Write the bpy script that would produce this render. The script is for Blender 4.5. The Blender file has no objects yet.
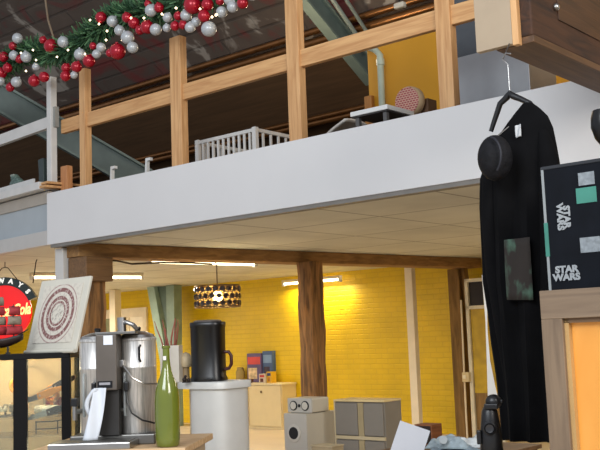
import bpy, bmesh, math, random
from mathutils import Vector, Matrix
random.seed(7)
PI = math.pi
scn = bpy.context.scene
COL = scn.collection

# ------------------------------------------------------------------ camera
FPX = 950.0
PITCH = math.atan(112 / FPX)
ROLL = math.radians(2.15)
EYE = Vector((0, 0, 1.6))
cF = Vector((0, math.cos(PITCH), math.sin(PITCH)))
_R0 = Vector((1, 0, 0)); _U0 = Vector((0, -math.sin(PITCH), math.cos(PITCH)))
cR = _R0 * math.cos(ROLL) - _U0 * math.sin(ROLL)
cU = _U0 * math.cos(ROLL) + _R0 * math.sin(ROLL)
cam_d = bpy.data.cameras.new('camera')
cam_d.sensor_fit = 'HORIZONTAL'; cam_d.sensor_width = 36; cam_d.lens = 36 * FPX / 600
cam_d.clip_start = 0.05; cam_d.clip_end = 200
cam = bpy.data.objects.new('camera', cam_d); COL.objects.link(cam)
cam.matrix_world = Matrix(((cR.x, cU.x, -cF.x, EYE.x), (cR.y, cU.y, -cF.y, EYE.y), (cR.z, cU.z, -cF.z, EYE.z), (0, 0, 0, 1)))
scn.camera = cam

def ray(px, py): return cF + cR * ((px - 300) / FPX) + cU * ((225 - py) / FPX)
def at(px, py, Y):
    d = ray(px, py); return EYE + d * (Y / d.y)
def onz(px, py, z):
    d = ray(px, py); return EYE + d * ((z - EYE.z) / d.z)

# building frame: A is the left foot of the loft front, x runs along the front, y into the building
A = onz(47, 245, 2.70); B = onz(480, 178, 2.70)
e1 = (B - A); e1.z = 0; e1.normalize()
e2 = Vector((-e1.y, e1.x, 0))
RB = math.atan2(e1.y, e1.x)
A0 = Vector((A.x, A.y, 0))
def L(s, t, z=0): return A0 + e1 * s + e2 * t + Vector((0, 0, z))
def S(P):
    d = P - A0; return Vector((d.dot(e1), d.dot(e2), P.z))
def pl(px, py, t):
    d = ray(px, py); k = ((A0 - EYE).dot(e2) + t) / d.dot(e2); return EYE + d * k

# ------------------------------------------------------------------ materials
def lin(c):
    def f(v):
        v /= 255.0
        return v / 12.92 if v <= 0.04045 else ((v + 0.055) / 1.055) ** 2.4
    return (f(c[0]), f(c[1]), f(c[2]), 1)
MATS = {}
def newmat(name):
    m = bpy.data.materials.new(name); m.use_nodes = True
    nt = m.node_tree; b = nt.nodes['Principled BSDF']
    return m, nt, b
def mat(name, c, rough=0.6, metal=0.0, var=0.12, scale=6.0, bump=0.0, emit=None, estr=0.0, spec=0.5, coat=0.0):
    if name in MATS: return MATS[name]
    m, nt, b = newmat(name)
    col = lin(c)
    tc = nt.nodes.new('ShaderNodeTexCoord')
    n = nt.nodes.new('ShaderNodeTexNoise'); n.inputs['Scale'].default_value = scale; n.inputs['Detail'].default_value = 5
    nt.links.new(tc.outputs['Object'], n.inputs['Vector'])
    r = nt.nodes.new('ShaderNodeValToRGB')
    r.color_ramp.elements[0].position = 0.3; r.color_ramp.elements[1].position = 0.7
    r.color_ramp.elements[0].color = tuple(v * (1 - var) for v in col[:3]) + (1,)
    r.color_ramp.elements[1].color = tuple(min(1, v * (1 + var)) for v in col[:3]) + (1,)
    nt.links.new(n.outputs['Fac'], r.inputs['Fac'])
    nt.links.new(r.outputs['Color'], b.inputs['Base Color'])
    b.inputs['Roughness'].default_value = rough; b.inputs['Metallic'].default_value = metal
    b.inputs['Specular IOR Level'].default_value = spec
    b.inputs['Coat Weight'].default_value = coat
    if bump:
        bp = nt.nodes.new('ShaderNodeBump'); bp.inputs['Strength'].default_value = bump; bp.inputs['Distance'].default_value = 0.02
        nt.links.new(n.outputs['Fac'], bp.inputs['Height']); nt.links.new(bp.outputs['Normal'], b.inputs['Normal'])
    if emit:
        b.inputs['Emission Color'].default_value = lin(emit); b.inputs['Emission Strength'].default_value = estr
    MATS[name] = m; return m
def wood(name, c1, c2, axis='z', scale=3.0, rough=0.6, bump=0.25, stretch=14):
    if name in MATS: return MATS[name]
    m, nt, b = newmat(name)
    tc = nt.nodes.new('ShaderNodeTexCoord'); mp = nt.nodes.new('ShaderNodeMapping')
    sc = [stretch] * 3; sc['xyz'.index(axis)] = 1.0
    mp.inputs['Scale'].default_value = sc
    nt.links.new(tc.outputs['Object'], mp.inputs['Vector'])
    n = nt.nodes.new('ShaderNodeTexNoise'); n.inputs['Scale'].default_value = scale; n.inputs['Detail'].default_value = 6; n.inputs['Distortion'].default_value = 0.7
    nt.links.new(mp.outputs['Vector'], n.inputs['Vector'])
    r = nt.nodes.new('ShaderNodeValToRGB')
    r.color_ramp.elements[0].position = 0.35; r.color_ramp.elements[1].position = 0.65
    r.color_ramp.elements[0].color = lin(c1); r.color_ramp.elements[1].color = lin(c2)
    nt.links.new(n.outputs['Fac'], r.inputs['Fac']); nt.links.new(r.outputs['Color'], b.inputs['Base Color'])
    b.inputs['Roughness'].default_value = rough
    bp = nt.nodes.new('ShaderNodeBump'); bp.inputs['Strength'].default_value = bump; bp.inputs['Distance'].default_value = 0.01
    nt.links.new(n.outputs['Fac'], bp.inputs['Height']); nt.links.new(bp.outputs['Normal'], b.inputs['Normal'])
    MATS[name] = m; return m
def bricks(name, c1, c2, cm, bw, bh, mortar, plane='xz', rough=0.5, bump=0.4, offset=0.5, patch=None):
    m, nt, b = newmat(name)
    tc = nt.nodes.new('ShaderNodeTexCoord')
    sp = nt.nodes.new('ShaderNodeSeparateXYZ'); cb = nt.nodes.new('ShaderNodeCombineXYZ')
    nt.links.new(tc.outputs['Object'], sp.inputs[0])
    nt.links.new(sp.outputs[plane[0].upper()], cb.inputs['X']); nt.links.new(sp.outputs[plane[1].upper()], cb.inputs['Y'])
    bt = nt.nodes.new('ShaderNodeTexBrick')
    bt.inputs['Scale'].default_value = 1.0; bt.inputs['Brick Width'].default_value = bw; bt.inputs['Row Height'].default_value = bh
    bt.inputs['Mortar Size'].default_value = mortar; bt.inputs['Mortar Smooth'].default_value = 0.4; bt.offset = offset
    bt.inputs['Color1'].default_value = lin(c1); bt.inputs['Color2'].default_value = lin(c2); bt.inputs['Mortar'].default_value = lin(cm)
    nt.links.new(cb.outputs[0], bt.inputs['Vector'])
    out = bt.outputs['Color']
    n = nt.nodes.new('ShaderNodeTexNoise'); n.inputs['Scale'].default_value = 1.3; n.inputs['Detail'].default_value = 6
    nt.links.new(tc.outputs['Object'], n.inputs['Vector'])
    mx = nt.nodes.new('ShaderNodeMix'); mx.data_type = 'RGBA'; mx.blend_type = 'MULTIPLY'; mx.inputs['Factor'].default_value = 0.5
    rr = nt.nodes.new('ShaderNodeValToRGB'); rr.color_ramp.elements[0].position = 0.3; rr.color_ramp.elements[1].position = 0.65
    rr.color_ramp.elements[0].color = (0.62, 0.62, 0.62, 1); rr.color_ramp.elements[1].color = (1, 1, 1, 1)
    nt.links.new(n.outputs['Fac'], rr.inputs['Fac'])
    nt.links.new(out, mx.inputs['A']); nt.links.new(rr.outputs['Color'], mx.inputs['B'])
    nt.links.new(mx.outputs['Result'], b.inputs['Base Color'])
    b.inputs['Roughness'].default_value = rough
    bp = nt.nodes.new('ShaderNodeBump'); bp.inputs['Strength'].default_value = bump; bp.inputs['Distance'].default_value = 0.015; bp.invert = True
    nt.links.new(bt.outputs['Fac'], bp.inputs['Height']); nt.links.new(bp.outputs['Normal'], b.inputs['Normal'])
    MATS[name] = m; return m
def emis(name, c, s):
    if name in MATS: return MATS[name]
    m, nt, b = newmat(name)
    b.inputs['Base Color'].default_value = lin(c); b.inputs['Emission Color'].default_value = lin(c); b.inputs['Emission Strength'].default_value = s
    MATS[name] = m; return m
def glass(name, c=(235, 245, 242), alpha=0.12, rough=0.05):
    if name in MATS: return MATS[name]
    m, nt, b = newmat(name)
    b.inputs['Base Color'].default_value = lin(c); b.inputs['Roughness'].default_value = rough
    tr = nt.nodes.new('ShaderNodeBsdfTransparent'); tr.inputs['Color'].default_value = lin(c)
    mx = nt.nodes.new('ShaderNodeMixShader'); mx.inputs['Fac'].default_value = alpha
    nt.links.new(tr.outputs[0], mx.inputs[1]); nt.links.new(b.outputs[0], mx.inputs[2])
    nt.links.new(mx.outputs[0], nt.nodes['Material Output'].inputs['Surface'])
    MATS[name] = m; return m

# ------------------------------------------------------------------ mesh builder
class MB:
    def __init__(self): self.bm = bmesh.new()
    def hexa(self, p):      # 8 points: bottom 4 (ccw), top 4
        v = [self.bm.verts.new(q) for q in p]
        for f in ((3, 2, 1, 0), (4, 5, 6, 7), (0, 1, 5, 4), (1, 2, 6, 5), (2, 3, 7, 6), (3, 0, 4, 7)):
            self.bm.faces.new([v[i] for i in f])
        return self
    def box(self, x0, x1, y0, y1, z0, z1, M=None):
        p = [Vector(q) for q in ((x0, y0, z0), (x1, y0, z0), (x1, y1, z0), (x0, y1, z0), (x0, y0, z1), (x1, y0, z1), (x1, y1, z1), (x0, y1, z1))]
        if M: p = [M @ q for q in p]
        return self.hexa(p)
    def beam(self, a, b, w, h, up=Vector((0, 0, 1))):   # rectangular bar from a to b
        a, b = Vector(a), Vector(b); d = (b - a).normalized()
        sx = d.cross(up)
        if sx.length < 1e-4: sx = Vector((1, 0, 0))
        sx.normalize(); sy = sx.cross(d)
        o = [(-sx * w - sy * h) / 2, (sx * w - sy * h) / 2, (sx * w + sy * h) / 2, (-sx * w + sy * h) / 2]
        return self.hexa([a + q for q in o] + [b + q for q in o])
    def tube(self, pts, r, seg=8, cap=True):
        pts = [Vector(p) for p in pts]; n = len(pts); rings = []
        ref = None
        for i in range(n):
            d = (pts[min(i + 1, n - 1)] - pts[max(i - 1, 0)]).normalized()
            if ref is None:
                ref = d.orthogonal().normalized()
            else:
                ref = (ref - d * ref.dot(d))
                ref = ref.normalized() if ref.length > 1e-5 else d.orthogonal().normalized()
            b = d.cross(ref); rr = r[i] if isinstance(r, (list, tuple)) else r
            rings.append([self.bm.verts.new(pts[i] + (ref * math.cos(2 * PI * k / seg) + b * math.sin(2 * PI * k / seg)) * rr) for k in range(seg)])
        for i in range(n - 1):
            for k in range(seg):
                self.bm.faces.new((rings[i][k], rings[i][(k + 1) % seg], rings[i + 1][(k + 1) % seg], rings[i + 1][k]))
        if cap:
            self.bm.faces.new(rings[0][::-1]); self.bm.faces.new(rings[-1])
        return self
    def lathe(self, prof, c=(0, 0, 0), seg=24, sx=1, sy=1, M=None, power=None):
        c = Vector(c); rings = []
        for r, z in prof:
            ring = []
            for k in range(seg):
                a = 2 * PI * k / seg; ca, sa = math.cos(a), math.sin(a)
                if power:
                    ca = math.copysign(abs(ca) ** (2 / power), ca); sa = math.copysign(abs(sa) ** (2 / power), sa)
                q = Vector((max(r, 1e-4) * ca * sx, max(r, 1e-4) * sa * sy, z))
                if M: q = M @ q
                ring.append(self.bm.verts.new(c + q))
            rings.append(ring)
        for i in range(len(rings) - 1):
            for k in range(seg):
                self.bm.faces.new((rings[i][k], rings[i][(k + 1) % seg], rings[i + 1][(k + 1) % seg], rings[i + 1][k]))
        self.bm.faces.new(rings[0][::-1]); self.bm.faces.new(rings[-1])
        return self
    def ball(self, c, r, seg=16, s=(1, 1, 1)):
        n = seg // 2
        prof = [(r * math.sin(PI * i / n), -r * math.cos(PI * i / n) * s[2]) for i in range(n + 1)]
        return self.lathe(prof, c, seg, s[0], s[1])
    def prism(self, poly, y0, y1, M=None):     # polygon in xz pulled along y
        a = [Vector((p[0], y0, p[1])) for p in poly]; b = [Vector((p[0], y1, p[1])) for p in poly]
        if M: a = [M @ q for q in a]; b = [M @ q for q in b]
        va = [self.bm.verts.new(q) for q in a]; vb = [self.bm.verts.new(q) for q in b]; n = len(poly)
        self.bm.faces.new(va); self.bm.faces.new(vb[::-1])
        for i in range(n): self.bm.faces.new((va[i], vb[i], vb[(i + 1) % n], va[(i + 1) % n]))
        return self
    def prismw(self, pts, d):                  # world polygon pulled along vector d
        d = Vector(d); va = [self.bm.verts.new(Vector(q)) for q in pts]; vb = [self.bm.verts.new(Vector(q) + d) for q in pts]; n = len(pts)
        self.bm.faces.new(va); self.bm.faces.new(vb[::-1])
        for i in range(n): self.bm.faces.new((va[i], vb[i], vb[(i + 1) % n], va[(i + 1) % n]))
        return self
    def grid(self, f, nu, nv, thick=None):
        v = [[self.bm.verts.new(f(i / nu, j / nv)) for j in range(nv + 1)] for i in range(nu + 1)]
        for i in range(nu):
            for j in range(nv):
                self.bm.faces.new((v[i][j], v[i + 1][j], v[i + 1][j + 1], v[i][j + 1]))
        return self
    def build(self, name, m, parent=None, world=False, bevel=0.0, smooth=False, solid=0.0, loc=None, rotz=0.0, flat_angle=40):
        bmesh.ops.recalc_face_normals(self.bm, faces=self.bm.faces)
        if world and parent is not None:
            inv = (Matrix.Translation(parent.location) @ Matrix.Rotation(parent.rotation_euler.z, 4, 'Z')).inverted()
            bmesh.ops.transform(self.bm, matrix=inv, verts=self.bm.verts)
        me = bpy.data.meshes.new(name); self.bm.to_mesh(me); self.bm.free()
        me.materials.append(m)
        o = bpy.data.objects.new(name, me); COL.objects.link(o)
        if parent is not None: o.parent = parent
        if loc is not None: o.location = loc
        if rotz: o.rotation_euler = (0, 0, rotz)
        if smooth:
            for p in me.polygons: p.use_smooth = True
            try: me.set_sharp_from_angle(angle=math.radians(flat_angle))
            except Exception: pass
        if solid:
            sd = o.modifiers.new('solid', 'SOLIDIFY'); sd.thickness = solid; sd.offset = 0
        if bevel:
            bv = o.modifiers.new('bevel', 'BEVEL'); bv.width = bevel; bv.segments = 2; bv.limit_method = 'ANGLE'
        return o
def thing(name, label, cat, loc, rotz=RB, group=None):
    o = bpy.data.objects.new(name, None); COL.objects.link(o); o.empty_display_size = 0.05
    o.location = Vector(loc); o.rotation_euler = (0, 0, rotz)
    return tag(o, label, cat, group)
def tag(o, label, cat, group=None, kind=None):
    o['label'] = label; o['category'] = cat
    if group: o['group'] = group
    if kind: o['kind'] = kind
    return o
def struct(name, mb, m, local=True, bevel=0.0, parent=None):
    o = mb.build(name, m, parent, bevel=bevel, loc=(A0 if local and parent is None else None), rotz=(RB if local and parent is None else 0))
    if parent is None: o['kind'] = 'structure'
    return o
def plab(o, label): o['label'] = label; return o
def text_obj(name, txt, size, m, parent, loc, rot, bold=0.0, shear=0.0, extrude=0.002, align='CENTER', sx=1.0):
    cu = bpy.data.curves.new(name, 'FONT'); cu.body = txt; cu.size = size; cu.offset = bold; cu.shear = shear; cu.extrude = extrude
    cu.align_x = align; cu.align_y = 'CENTER'; cu.resolution_u = 3
    t = bpy.data.objects.new(name, cu); COL.objects.link(t)
    bpy.context.view_layer.update()
    dg = bpy.context.evaluated_depsgraph_get()
    me = bpy.data.meshes.new_from_object(t.evaluated_get(dg))
    bpy.data.objects.remove(t); bpy.data.curves.remove(cu)
    me.name = name; me.materials.clear(); me.materials.append(m)
    o = bpy.data.objects.new(name, me); COL.objects.link(o); o.parent = parent
    o.location = loc; o.rotation_euler = rot; o.scale = (sx, 1, 1)
    return o

# ------------------------------------------------------------------ palette
PINE = wood('pine_upright', (186, 137, 88), (214, 168, 116), 'z', 2.0)
PINEX = wood('pine_along', (188, 138, 88), (214, 168, 114), 'x', 2.0)
WHITEWOOD = mat('white_painted_wood', (205, 203, 198), 0.55, var=0.05)
OLDWOOD = wood('old_timber', (96, 68, 40), (164, 118, 68), 'z', 2.2, 0.8, 0.6, 9)
OLDWOODY = wood('old_timber_along', (128, 94, 56), (164, 124, 76), 'y', 2.2, 0.8, 0.4, 9)
DARKBEAM = wood('dark_beam', (40, 23, 12), (70, 42, 22), 'y', 2.0, 0.75, 0.5, 9)
BLACKPL = mat('black_plastic', (18, 18, 20), 0.35, var=0.2)
STEEL = mat('brushed_steel', (176, 174, 170), 0.28, 1.0, var=0.12, scale=3)
STEELD = mat('steel_grey_panel', (120, 118, 114), 0.4, 0.8, var=0.1)
WHITEPL = mat('white_lacquer', (220, 220, 216), 0.4, var=0.04)
GREENSTEEL = mat('green_steel', (90, 102, 96), 0.5, 0.1, var=0.12)
CREAM = mat('cream_paint', (234, 220, 192), 0.55, var=0.06)

# ------------------------------------------------------------------ room shell
TW = 6.95
M_FASCIA = mat('white_fascia_paint', (214, 213, 212), 0.6, var=0.025, scale=1.2)
struct('wall_front', MB().box(0, 14, 0, 0.12, 2.70, 3.27), M_FASCIA, bevel=0.004)
struct('trim_1', MB().box(0.05, 14, 0.01, 0.10, 2.665, 2.70), mat('ceiling_edge_profile', (120, 116, 110), 0.5))
M_CEIL = bricks('ceiling_tiles', (214, 212, 198), (206, 204, 190), (150, 146, 132), 1.2, 1.2, 0.016, 'xy', 0.8, 0.15, 0.0)
M_YEL = bricks('yellow_bricks', (236, 200, 10), (233, 196, 8), (226, 188, 6), 0.24, 0.085, 0.010, 'xz', 0.45, 0.35)
struct('wall_back', MB().box(-16, 10, TW, TW + 0.2, 0, 2.72), M_YEL)
struct('wall_left', MB().box(-16.2, -16, 0.1, TW + 0.2, 0, 2.72), mat('left_wall_paint', (214, 176, 60), 0.6))
struct('wall_right', MB().box(10, 10.2, -2, TW + 0.2, 0, 2.72), mat('right_wall_paint', (150, 130, 90), 0.6))
struct('floor', MB().box(-18, 16, -8, TW + 0.2, -0.1, 0), mat('pale_floor', (212, 196, 176), 0.45, var=0.06, scale=1.5))
# loft
def slab(t0, t1, z0, z1, s1=12, s0=-18):
    k = math.tan(math.radians(5.6))
    pts = [Vector((-.05, t0, z0)), Vector((s1, t0, z0)), Vector((s1, t1, z0)), Vector((s0, t1, z0)), Vector((s0, t0 + .03 - s0 * k, z0))]
    return MB().prismw(pts, Vector((0, 0, z1 - z0)))
def roof_z(t): return 3.5 + 0.7 * (7 - t)
struct('ceiling', slab(0.10, TW + 0.3, 2.70, 2.78, 10, -16), M_CEIL)
struct('floor_loft', slab(0.12, 7.2, 2.80, 2.95), mat('loft_floor', (70, 52, 36), 0.8))
M_ROOFUP = bricks('old_roof_boards', (104, 88, 76), (76, 64, 56), (34, 28, 24), 1.5, 0.22, 0.02, 'xy', 0.85, 0.5)
_n = M_ROOFUP.node_tree
_bt = [x for x in _n.nodes if x.type == 'TEX_BRICK'][0]
_tc = [x for x in _n.nodes if x.type == 'TEX_COORD'][0]
_b = _n.nodes['Principled BSDF']
_ns = _n.nodes.new('ShaderNodeTexNoise'); _ns.inputs['Scale'].default_value = 1.1; _ns.inputs['Detail'].default_value = 8; _ns.inputs['Distortion'].default_value = 1.5
_n.links.new(_tc.outputs['Object'], _ns.inputs['Vector'])
_r = _n.nodes.new('ShaderNodeValToRGB')
_r.color_ramp.elements[0].position = 0.36; _r.color_ramp.elements[0].color = lin((120, 44, 42))
_r.color_ramp.elements[1].position = 0.46; _r.color_ramp.elements[1].color = lin((84, 74, 66))
_k = _r.color_ramp.elements.new(0.57); _k.color = lin((96, 84, 74))
_k = _r.color_ramp.elements.new(0.62); _k.color = lin((176, 168, 156))
_n.links.new(_ns.outputs['Fac'], _r.inputs['Fac'])
_mx = _n.nodes.new('ShaderNodeMix'); _mx.data_type = 'RGBA'; _mx.inputs['Factor'].default_value = 0.7
_n.links.new(_bt.outputs['Color'], _mx.inputs['A']); _n.links.new(_r.outputs['Color'], _mx.inputs['B'])
_n.links.new(_mx.outputs['Result'], _b.inputs['Base Color'])
def rooft(px, py, dz=.1):
    lo, hi = 0.2, 6.9
    for _ in range(40):
        m_ = (lo + hi) / 2
        if pl(px, py, m_).z < roof_z(m_) - dz: lo = m_
        else: hi = m_
    return lo
TSPLIT = rooft(200, 80, 0)
def roofslab(t0, t1):
    return MB().hexa([(-20, t0, roof_z(t0)), (12, t0, roof_z(t0)), (12, t1, roof_z(t1)), (-20, t1, roof_z(t1)),
                      (-20, t0, roof_z(t0) + .1), (12, t0, roof_z(t0) + .1), (12, t1, roof_z(t1) + .1), (-20, t1, roof_z(t1) + .1)])
struct('ceiling_loft', roofslab(-1.0, TSPLIT), M_ROOFUP)
struct('ceiling_loft_lower', roofslab(TSPLIT, 7.15), wood('brown_roof_lining', (84, 60, 34), (98, 70, 42), 'x', 1.0, 0.8, 0.1))
struct('wall_loft_back', MB().box(-20, 12, 7.0, 7.15, 2.95, 3.55), mat('dark_knee_wall', (46, 36, 28), 0.8))
q = S(pl(369, 90, 2.6))
M_YLOFT = mat('ochre_loft_wall', (192, 136, 8), 0.6, var=0.05, scale=2)
struct('wall_loft_right', MB().box(q.x, 11, 2.6, 2.75, 2.95, 4.95), M_YLOFT)
struct('trim_2', MB().box(q.x - 0.03, q.x + 0.07, 2.54, 2.78, 2.95, 4.30), wood('edge_timber', (150, 98, 42), (182, 124, 60), 'z'))

# left return of the loft (its own slightly turned front)
RB2 = math.radians(-45.4)
def left_root(name, label, cat): return thing(name, label, cat, A0, RB2)
o = MB().box(-9, -0.01, 0.0, 0.10, 2.70, 2.86).build('trim_3', mat('left_lower_board', (190, 187, 182), .6, var=.03), loc=A0, rotz=RB2, bevel=.004); o['kind'] = 'structure'
o = MB().box(-9, -0.01, 0.03, 0.08, 3.17, 3.30).build('trim_shade', mat('left_shadow_band', (168, 160, 148), .6, var=.05), loc=A0, rotz=RB2, bevel=.004); o['kind'] = 'structure'  # shadow under the ledge, put in as a greyish strip
o = MB().box(-9, -0.01, 0.05, 0.15, 2.86, 3.28).build('wall_front_left', mat('left_panel_paint', (168, 176, 180), .6, var=.03), loc=A0, rotz=RB2); o['kind'] = 'structure'
t = left_root('ledge_shelf', 'thick white ledge board on top of the loft front left of the white post', 'ledge')
MB().box(-7, -0.03, -0.08, 0.42, 3.315, 3.40).build('board', WHITEWOOD, t, bevel=0.006)
plab(MB().box(-0.03, 0.09, -0.07, 0.42, 3.325, 3.35).build('plank_end', PINEX, t), 'bare pine plank end')
plab(MB().box(-0.03, 0.10, -0.05, 0.42, 3.365, 3.39).build('plank_end', PINEX, t), 'bare pine plank end')
MB().box(-7, -0.30, 0.0, 0.03, 3.40, 3.48).build('upstand', WHITEWOOD, t, bevel=0.004)
t = thing('dark_board', 'dark green grey board standing on the white ledge beside the white post', 'board', L(-0.20, 0.06, 3.402), RB2)
MB().prism([(-0.05, 0), (0.06, 0), (0.05, 0.29), (-0.065, 0.29), (-0.045, 0.12)], 0, 0.10).build('body', mat('dark_green_panel', (44, 56, 54), 0.5), t, bevel=0.008)
MB().box(-0.04, 0.03, 0.02, 0.08, 0.29, 0.30).build('cap', BLACKPL, t)
# small frog-like ornament on ledge
p = at(17, 181, 10.98)
t = thing('stone_ornament', 'small grey green lumpy ornament on the white ledge at far left', 'ornament', (p.x, p.y, 3.402), RB2)
MB().ball((0, 0, 0.09), 0.10, 14, (1.3, .7, .9)).ball((-.04, 0, .17), .055, 12).ball((.09, 0, .07), .07, 12).build('body', mat('grey_green_stone', (88, 108, 100), 0.7, var=0.5, scale=30, bump=0.5), t, smooth=True)
MB().ball((-.015, -.035, .205), .016, 8).ball((-.065, -.035, .205), .016, 8).build('knob', mat('pale_stone', (150, 160, 150), 0.6), t, smooth=True)

# ------------------------------------------------------------------ railings
tr = thing('balcony_railing', 'bare pine balcony railing along the edge of the loft', 'railing', A0, RB)
TOPZ = 4.60
posts = []
for (p0, p1, yy) in ((79.5, 92, 150), (170.5, 188, 110), (287, 306, 80), (437, 458, 60)):
    posts.append((S(pl(p0, yy, .125)).x, S(pl(p1, yy, .215)).x, TOPZ))
posts.append((posts[-1][0] + 1.45, posts[-1][1] + 1.45, TOPZ))
for (s0, s1, zt) in posts:
    MB().box(s0, s1, 0.125, 0.215, 2.96, zt).build('post', PINE, tr, bevel=0.006)
for (a, b) in zip(posts[:-1], posts[1:]):
    MB().box(a[1] - .035, b[0] + .035, 0.15, 0.205, 3.95, 4.105).build('rail', PINEX, tr, bevel=0.005)
MB().box(0.06, posts[0][0] + .035, 0.15, 0.205, 3.95, 4.105).build('rail', PINEX, tr, bevel=0.005)
plab(MB().box(0.08, 0.20, 0.125, 0.20, 2.96, 3.57).build('short_post', wood('short_post_pine', (176, 116, 70), (200, 142, 92), 'z'), tr, bevel=0.005), 'short stub post')
tl = thing('white_railing', 'white painted railing at the left end of the loft', 'railing', A0, RB2)
MB().box(-0.085, 0.01, 0.05, 0.13, 3.40, 4.60).build('post', WHITEWOOD, tl, bevel=0.008)
MB().box(-0.11, -0.085, 0.10, 0.15, 3.40, 4.60).build('post_backing', WHITEWOOD, tl, bevel=0.004)
MB().box(-6, -0.11, 0.08, 0.14, 4.035, 4.165).build('rail', WHITEWOOD, tl, bevel=0.005)
MB().box(0.01, 0.05, 0.08, 0.13, 4.02, 4.25).build('cleat', mat('grey_cleat', (140, 140, 134), 0.6), tl)

# ------------------------------------------------------------------ loft contents
def ibeam(a, b, h, w, parent):
    a, b = Vector(a), Vector(b)
    m = MB(); m.beam(a, b, 0.03, h)
    d = (b - a).normalized(); sx = d.cross(Vector((0, 0, 1))).normalized(); sy = sx.cross(d)
    fl = []
    for k in (-1, 1):
        f = MB(); f.beam(a + sy * k * h / 2, b + sy * k * h / 2, w, 0.03); fl.append(f)
    m.build('web', GREENSTEEL, parent, world=True)
    for f in fl: f.build('flange', mat('green_steel_flange', (104, 117, 109), 0.5, 0.1, var=0.1), parent, world=True)
a, b = at(-14, 90, 12.6), at(146, 182, 13.0)
t = thing('steel_rafter', 'grey green steel rafter sloping down behind the first pine post', 'beam', (b.x, b.y, 2.95), RB)
ibeam(a, b, 0.34, 0.16, t)
a, b = pl(282, -36, rooft(282, -36, .5)), pl(374, 77, rooft(374, 77, .5))
t = thing('steel_rafter', 'grey green steel rafter coming down to the ochre wall above the loft', 'beam', (b.x, b.y, 2.95), RB)
ibeam(a, b, 0.26, 0.16, t)
for k, (x0, y0, x1, y1, r, lab) in enumerate(((326, -10, 368, 52, 0.03, 'left'), (340, -10, 372, 40, 0.025, 'right'))):
    a, b = at(x0, y0, 11.6), at(x1, y1, 12.1)
    o = tag(MB().tube([a, a.lerp(b, .5), b], r, 8).build('roof_pipe', mat('pale_green_pipe', (116, 124, 116), 0.4), None, smooth=True),
            '%s of two thin pale pipes beside the steel rafter at the ochre wall' % lab, 'pipe', 'thin pipes beside the steel rafter')
COPPER = mat('brown_copper_pipe', (132, 88, 48), 0.3, 0.7, var=0.2)
def roofpipe(t_, dz, r, lab, s0=-14, s1=3.9):
    z = roof_z(t_) - dz
    m = MB().tube([L(s0, t_, z), L((s0 + s1) / 2, t_, z - .02), L(s1, t_, z)], r, 10)
    tag(m.build('roof_rail', COPPER, None, smooth=True), lab, 'pipe', 'brown rails along the roof slope')
roofpipe(rooft(200, 66), 0.10, 0.045, 'upper brown rail running along the roof slope above the pine handrail')
roofpipe(rooft(200, 76, .12), 0.12, 0.06, 'second brown rail down the roof slope, just above the pine handrail')
roofpipe(rooft(300, 121), 0.10, 0.04, 'third brown rail down the roof slope, low behind the white cot')
roofpipe(rooft(300, 126, .12), 0.12, 0.05, 'lowest brown rail on the roof slope just over the loft edge')
# downpipe
p = S(at(380, 100, 11.0))
t = thing('downpipe', 'pale green downpipe with elbow in front of the ochre loft wall', 'pipe', L(p.x, 2.5, 2.95), RB)
pz = [S(pl(382, 108, 2.5)), S(pl(380, 55, 2.5)), S(pl(376, 50, 2.5)), S(pl(366, 46, 2.5))]
PIPEM = mat('downpipe_paint', (168, 178, 160), 0.4)
MB().tube([L(pz[0].x, 2.5, 2.96), L(pz[0].x, 2.5, 3.6), L(pz[1].x, 2.5, pz[1].z), L(pz[2].x, 2.48, pz[2].z), L(pz[3].x, 2.45, pz[3].z)], 0.038, 10).build('pipe', PIPEM, t, world=True, smooth=True)
MB().tube([L(pz[1].x, 2.5, pz[1].z - .12), L(pz[1].x, 2.5, pz[1].z - .05)], 0.048, 10).build('collar', PIPEM, t, world=True, smooth=True)
# white cot
c0 = S(pl(255, 128, 0.75)); cz = c0.z
cl_ = S(pl(198, 140, 0.75)).x; 
t = thing('slatted_cot', 'white slatted cot standing on the loft behind the pine railing', 'cot', L(c0.x, 0.75, 2.95), RB)
wl = cl_ - c0.x; dp = 1.15
for (x, y) in ((0, 0), (wl, 0), (0, dp), (wl, dp)):
    MB().box(x - .025, x + .025, y - .025, y + .025, 0, cz - 2.95 + .01).build('corner_post', WHITEPL, t, bevel=0.004)
zt = cz - 2.95
for (y) in (0, dp):
    MB().box(wl + .02, -.02, y - .015, y + .015, zt - .035, zt).build('top_rail', WHITEPL, t)
    MB().box(wl + .02, -.02, y - .015, y + .015, 0.10, 0.14).build('bottom_rail', WHITEPL, t)
    n = 11
    for k in range(1, n):
        x = wl * k / n; MB().box(x - .012, x + .012, y - .008, y + .008, 0.14, zt - .03).build('slat', WHITEPL, t)
for x in (0, wl):
    MB().box(x - .015, x + .015, .02, dp - .02, zt - .035, zt).build('top_rail', WHITEPL, t)
    MB().box(x - .015, x + .015, .02, dp - .02, 0.10, 0.14).build('bottom_rail', WHITEPL, t)
    for k in range(1, 10):
        y = dp * k / 10; MB().box(x - .008, x + .008, y - .012, y + .012, 0.14, zt - .03).build('slat', WHITEPL, t)
# small white sticks at the fascia top
for (px, py, lab) in ((112, 174, 'short white stick leaning over the fascia right of the first pine post'), (147, 166, 'short white stick leaning over the fascia left of the second pine post')):
    q = S(pl(px, py, 0.4))
    t = thing('white_bracket', lab, 'bracket', L(q.x, 0.4, 2.95), RB)
    MB().prism([(-.05, 0), (0.0, 0), (.02, q.z - 2.95 + .05), (.07, q.z - 2.95 + .05), (.07, q.z - 2.95 + .08), (-.0, q.z - 2.95 + .08)], -0.02, .02).build('arm', WHITEPL, t)
    MB().box(-.08, .05, -.05, .05, 0, .02).build('foot', WHITEPL, t)
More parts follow.
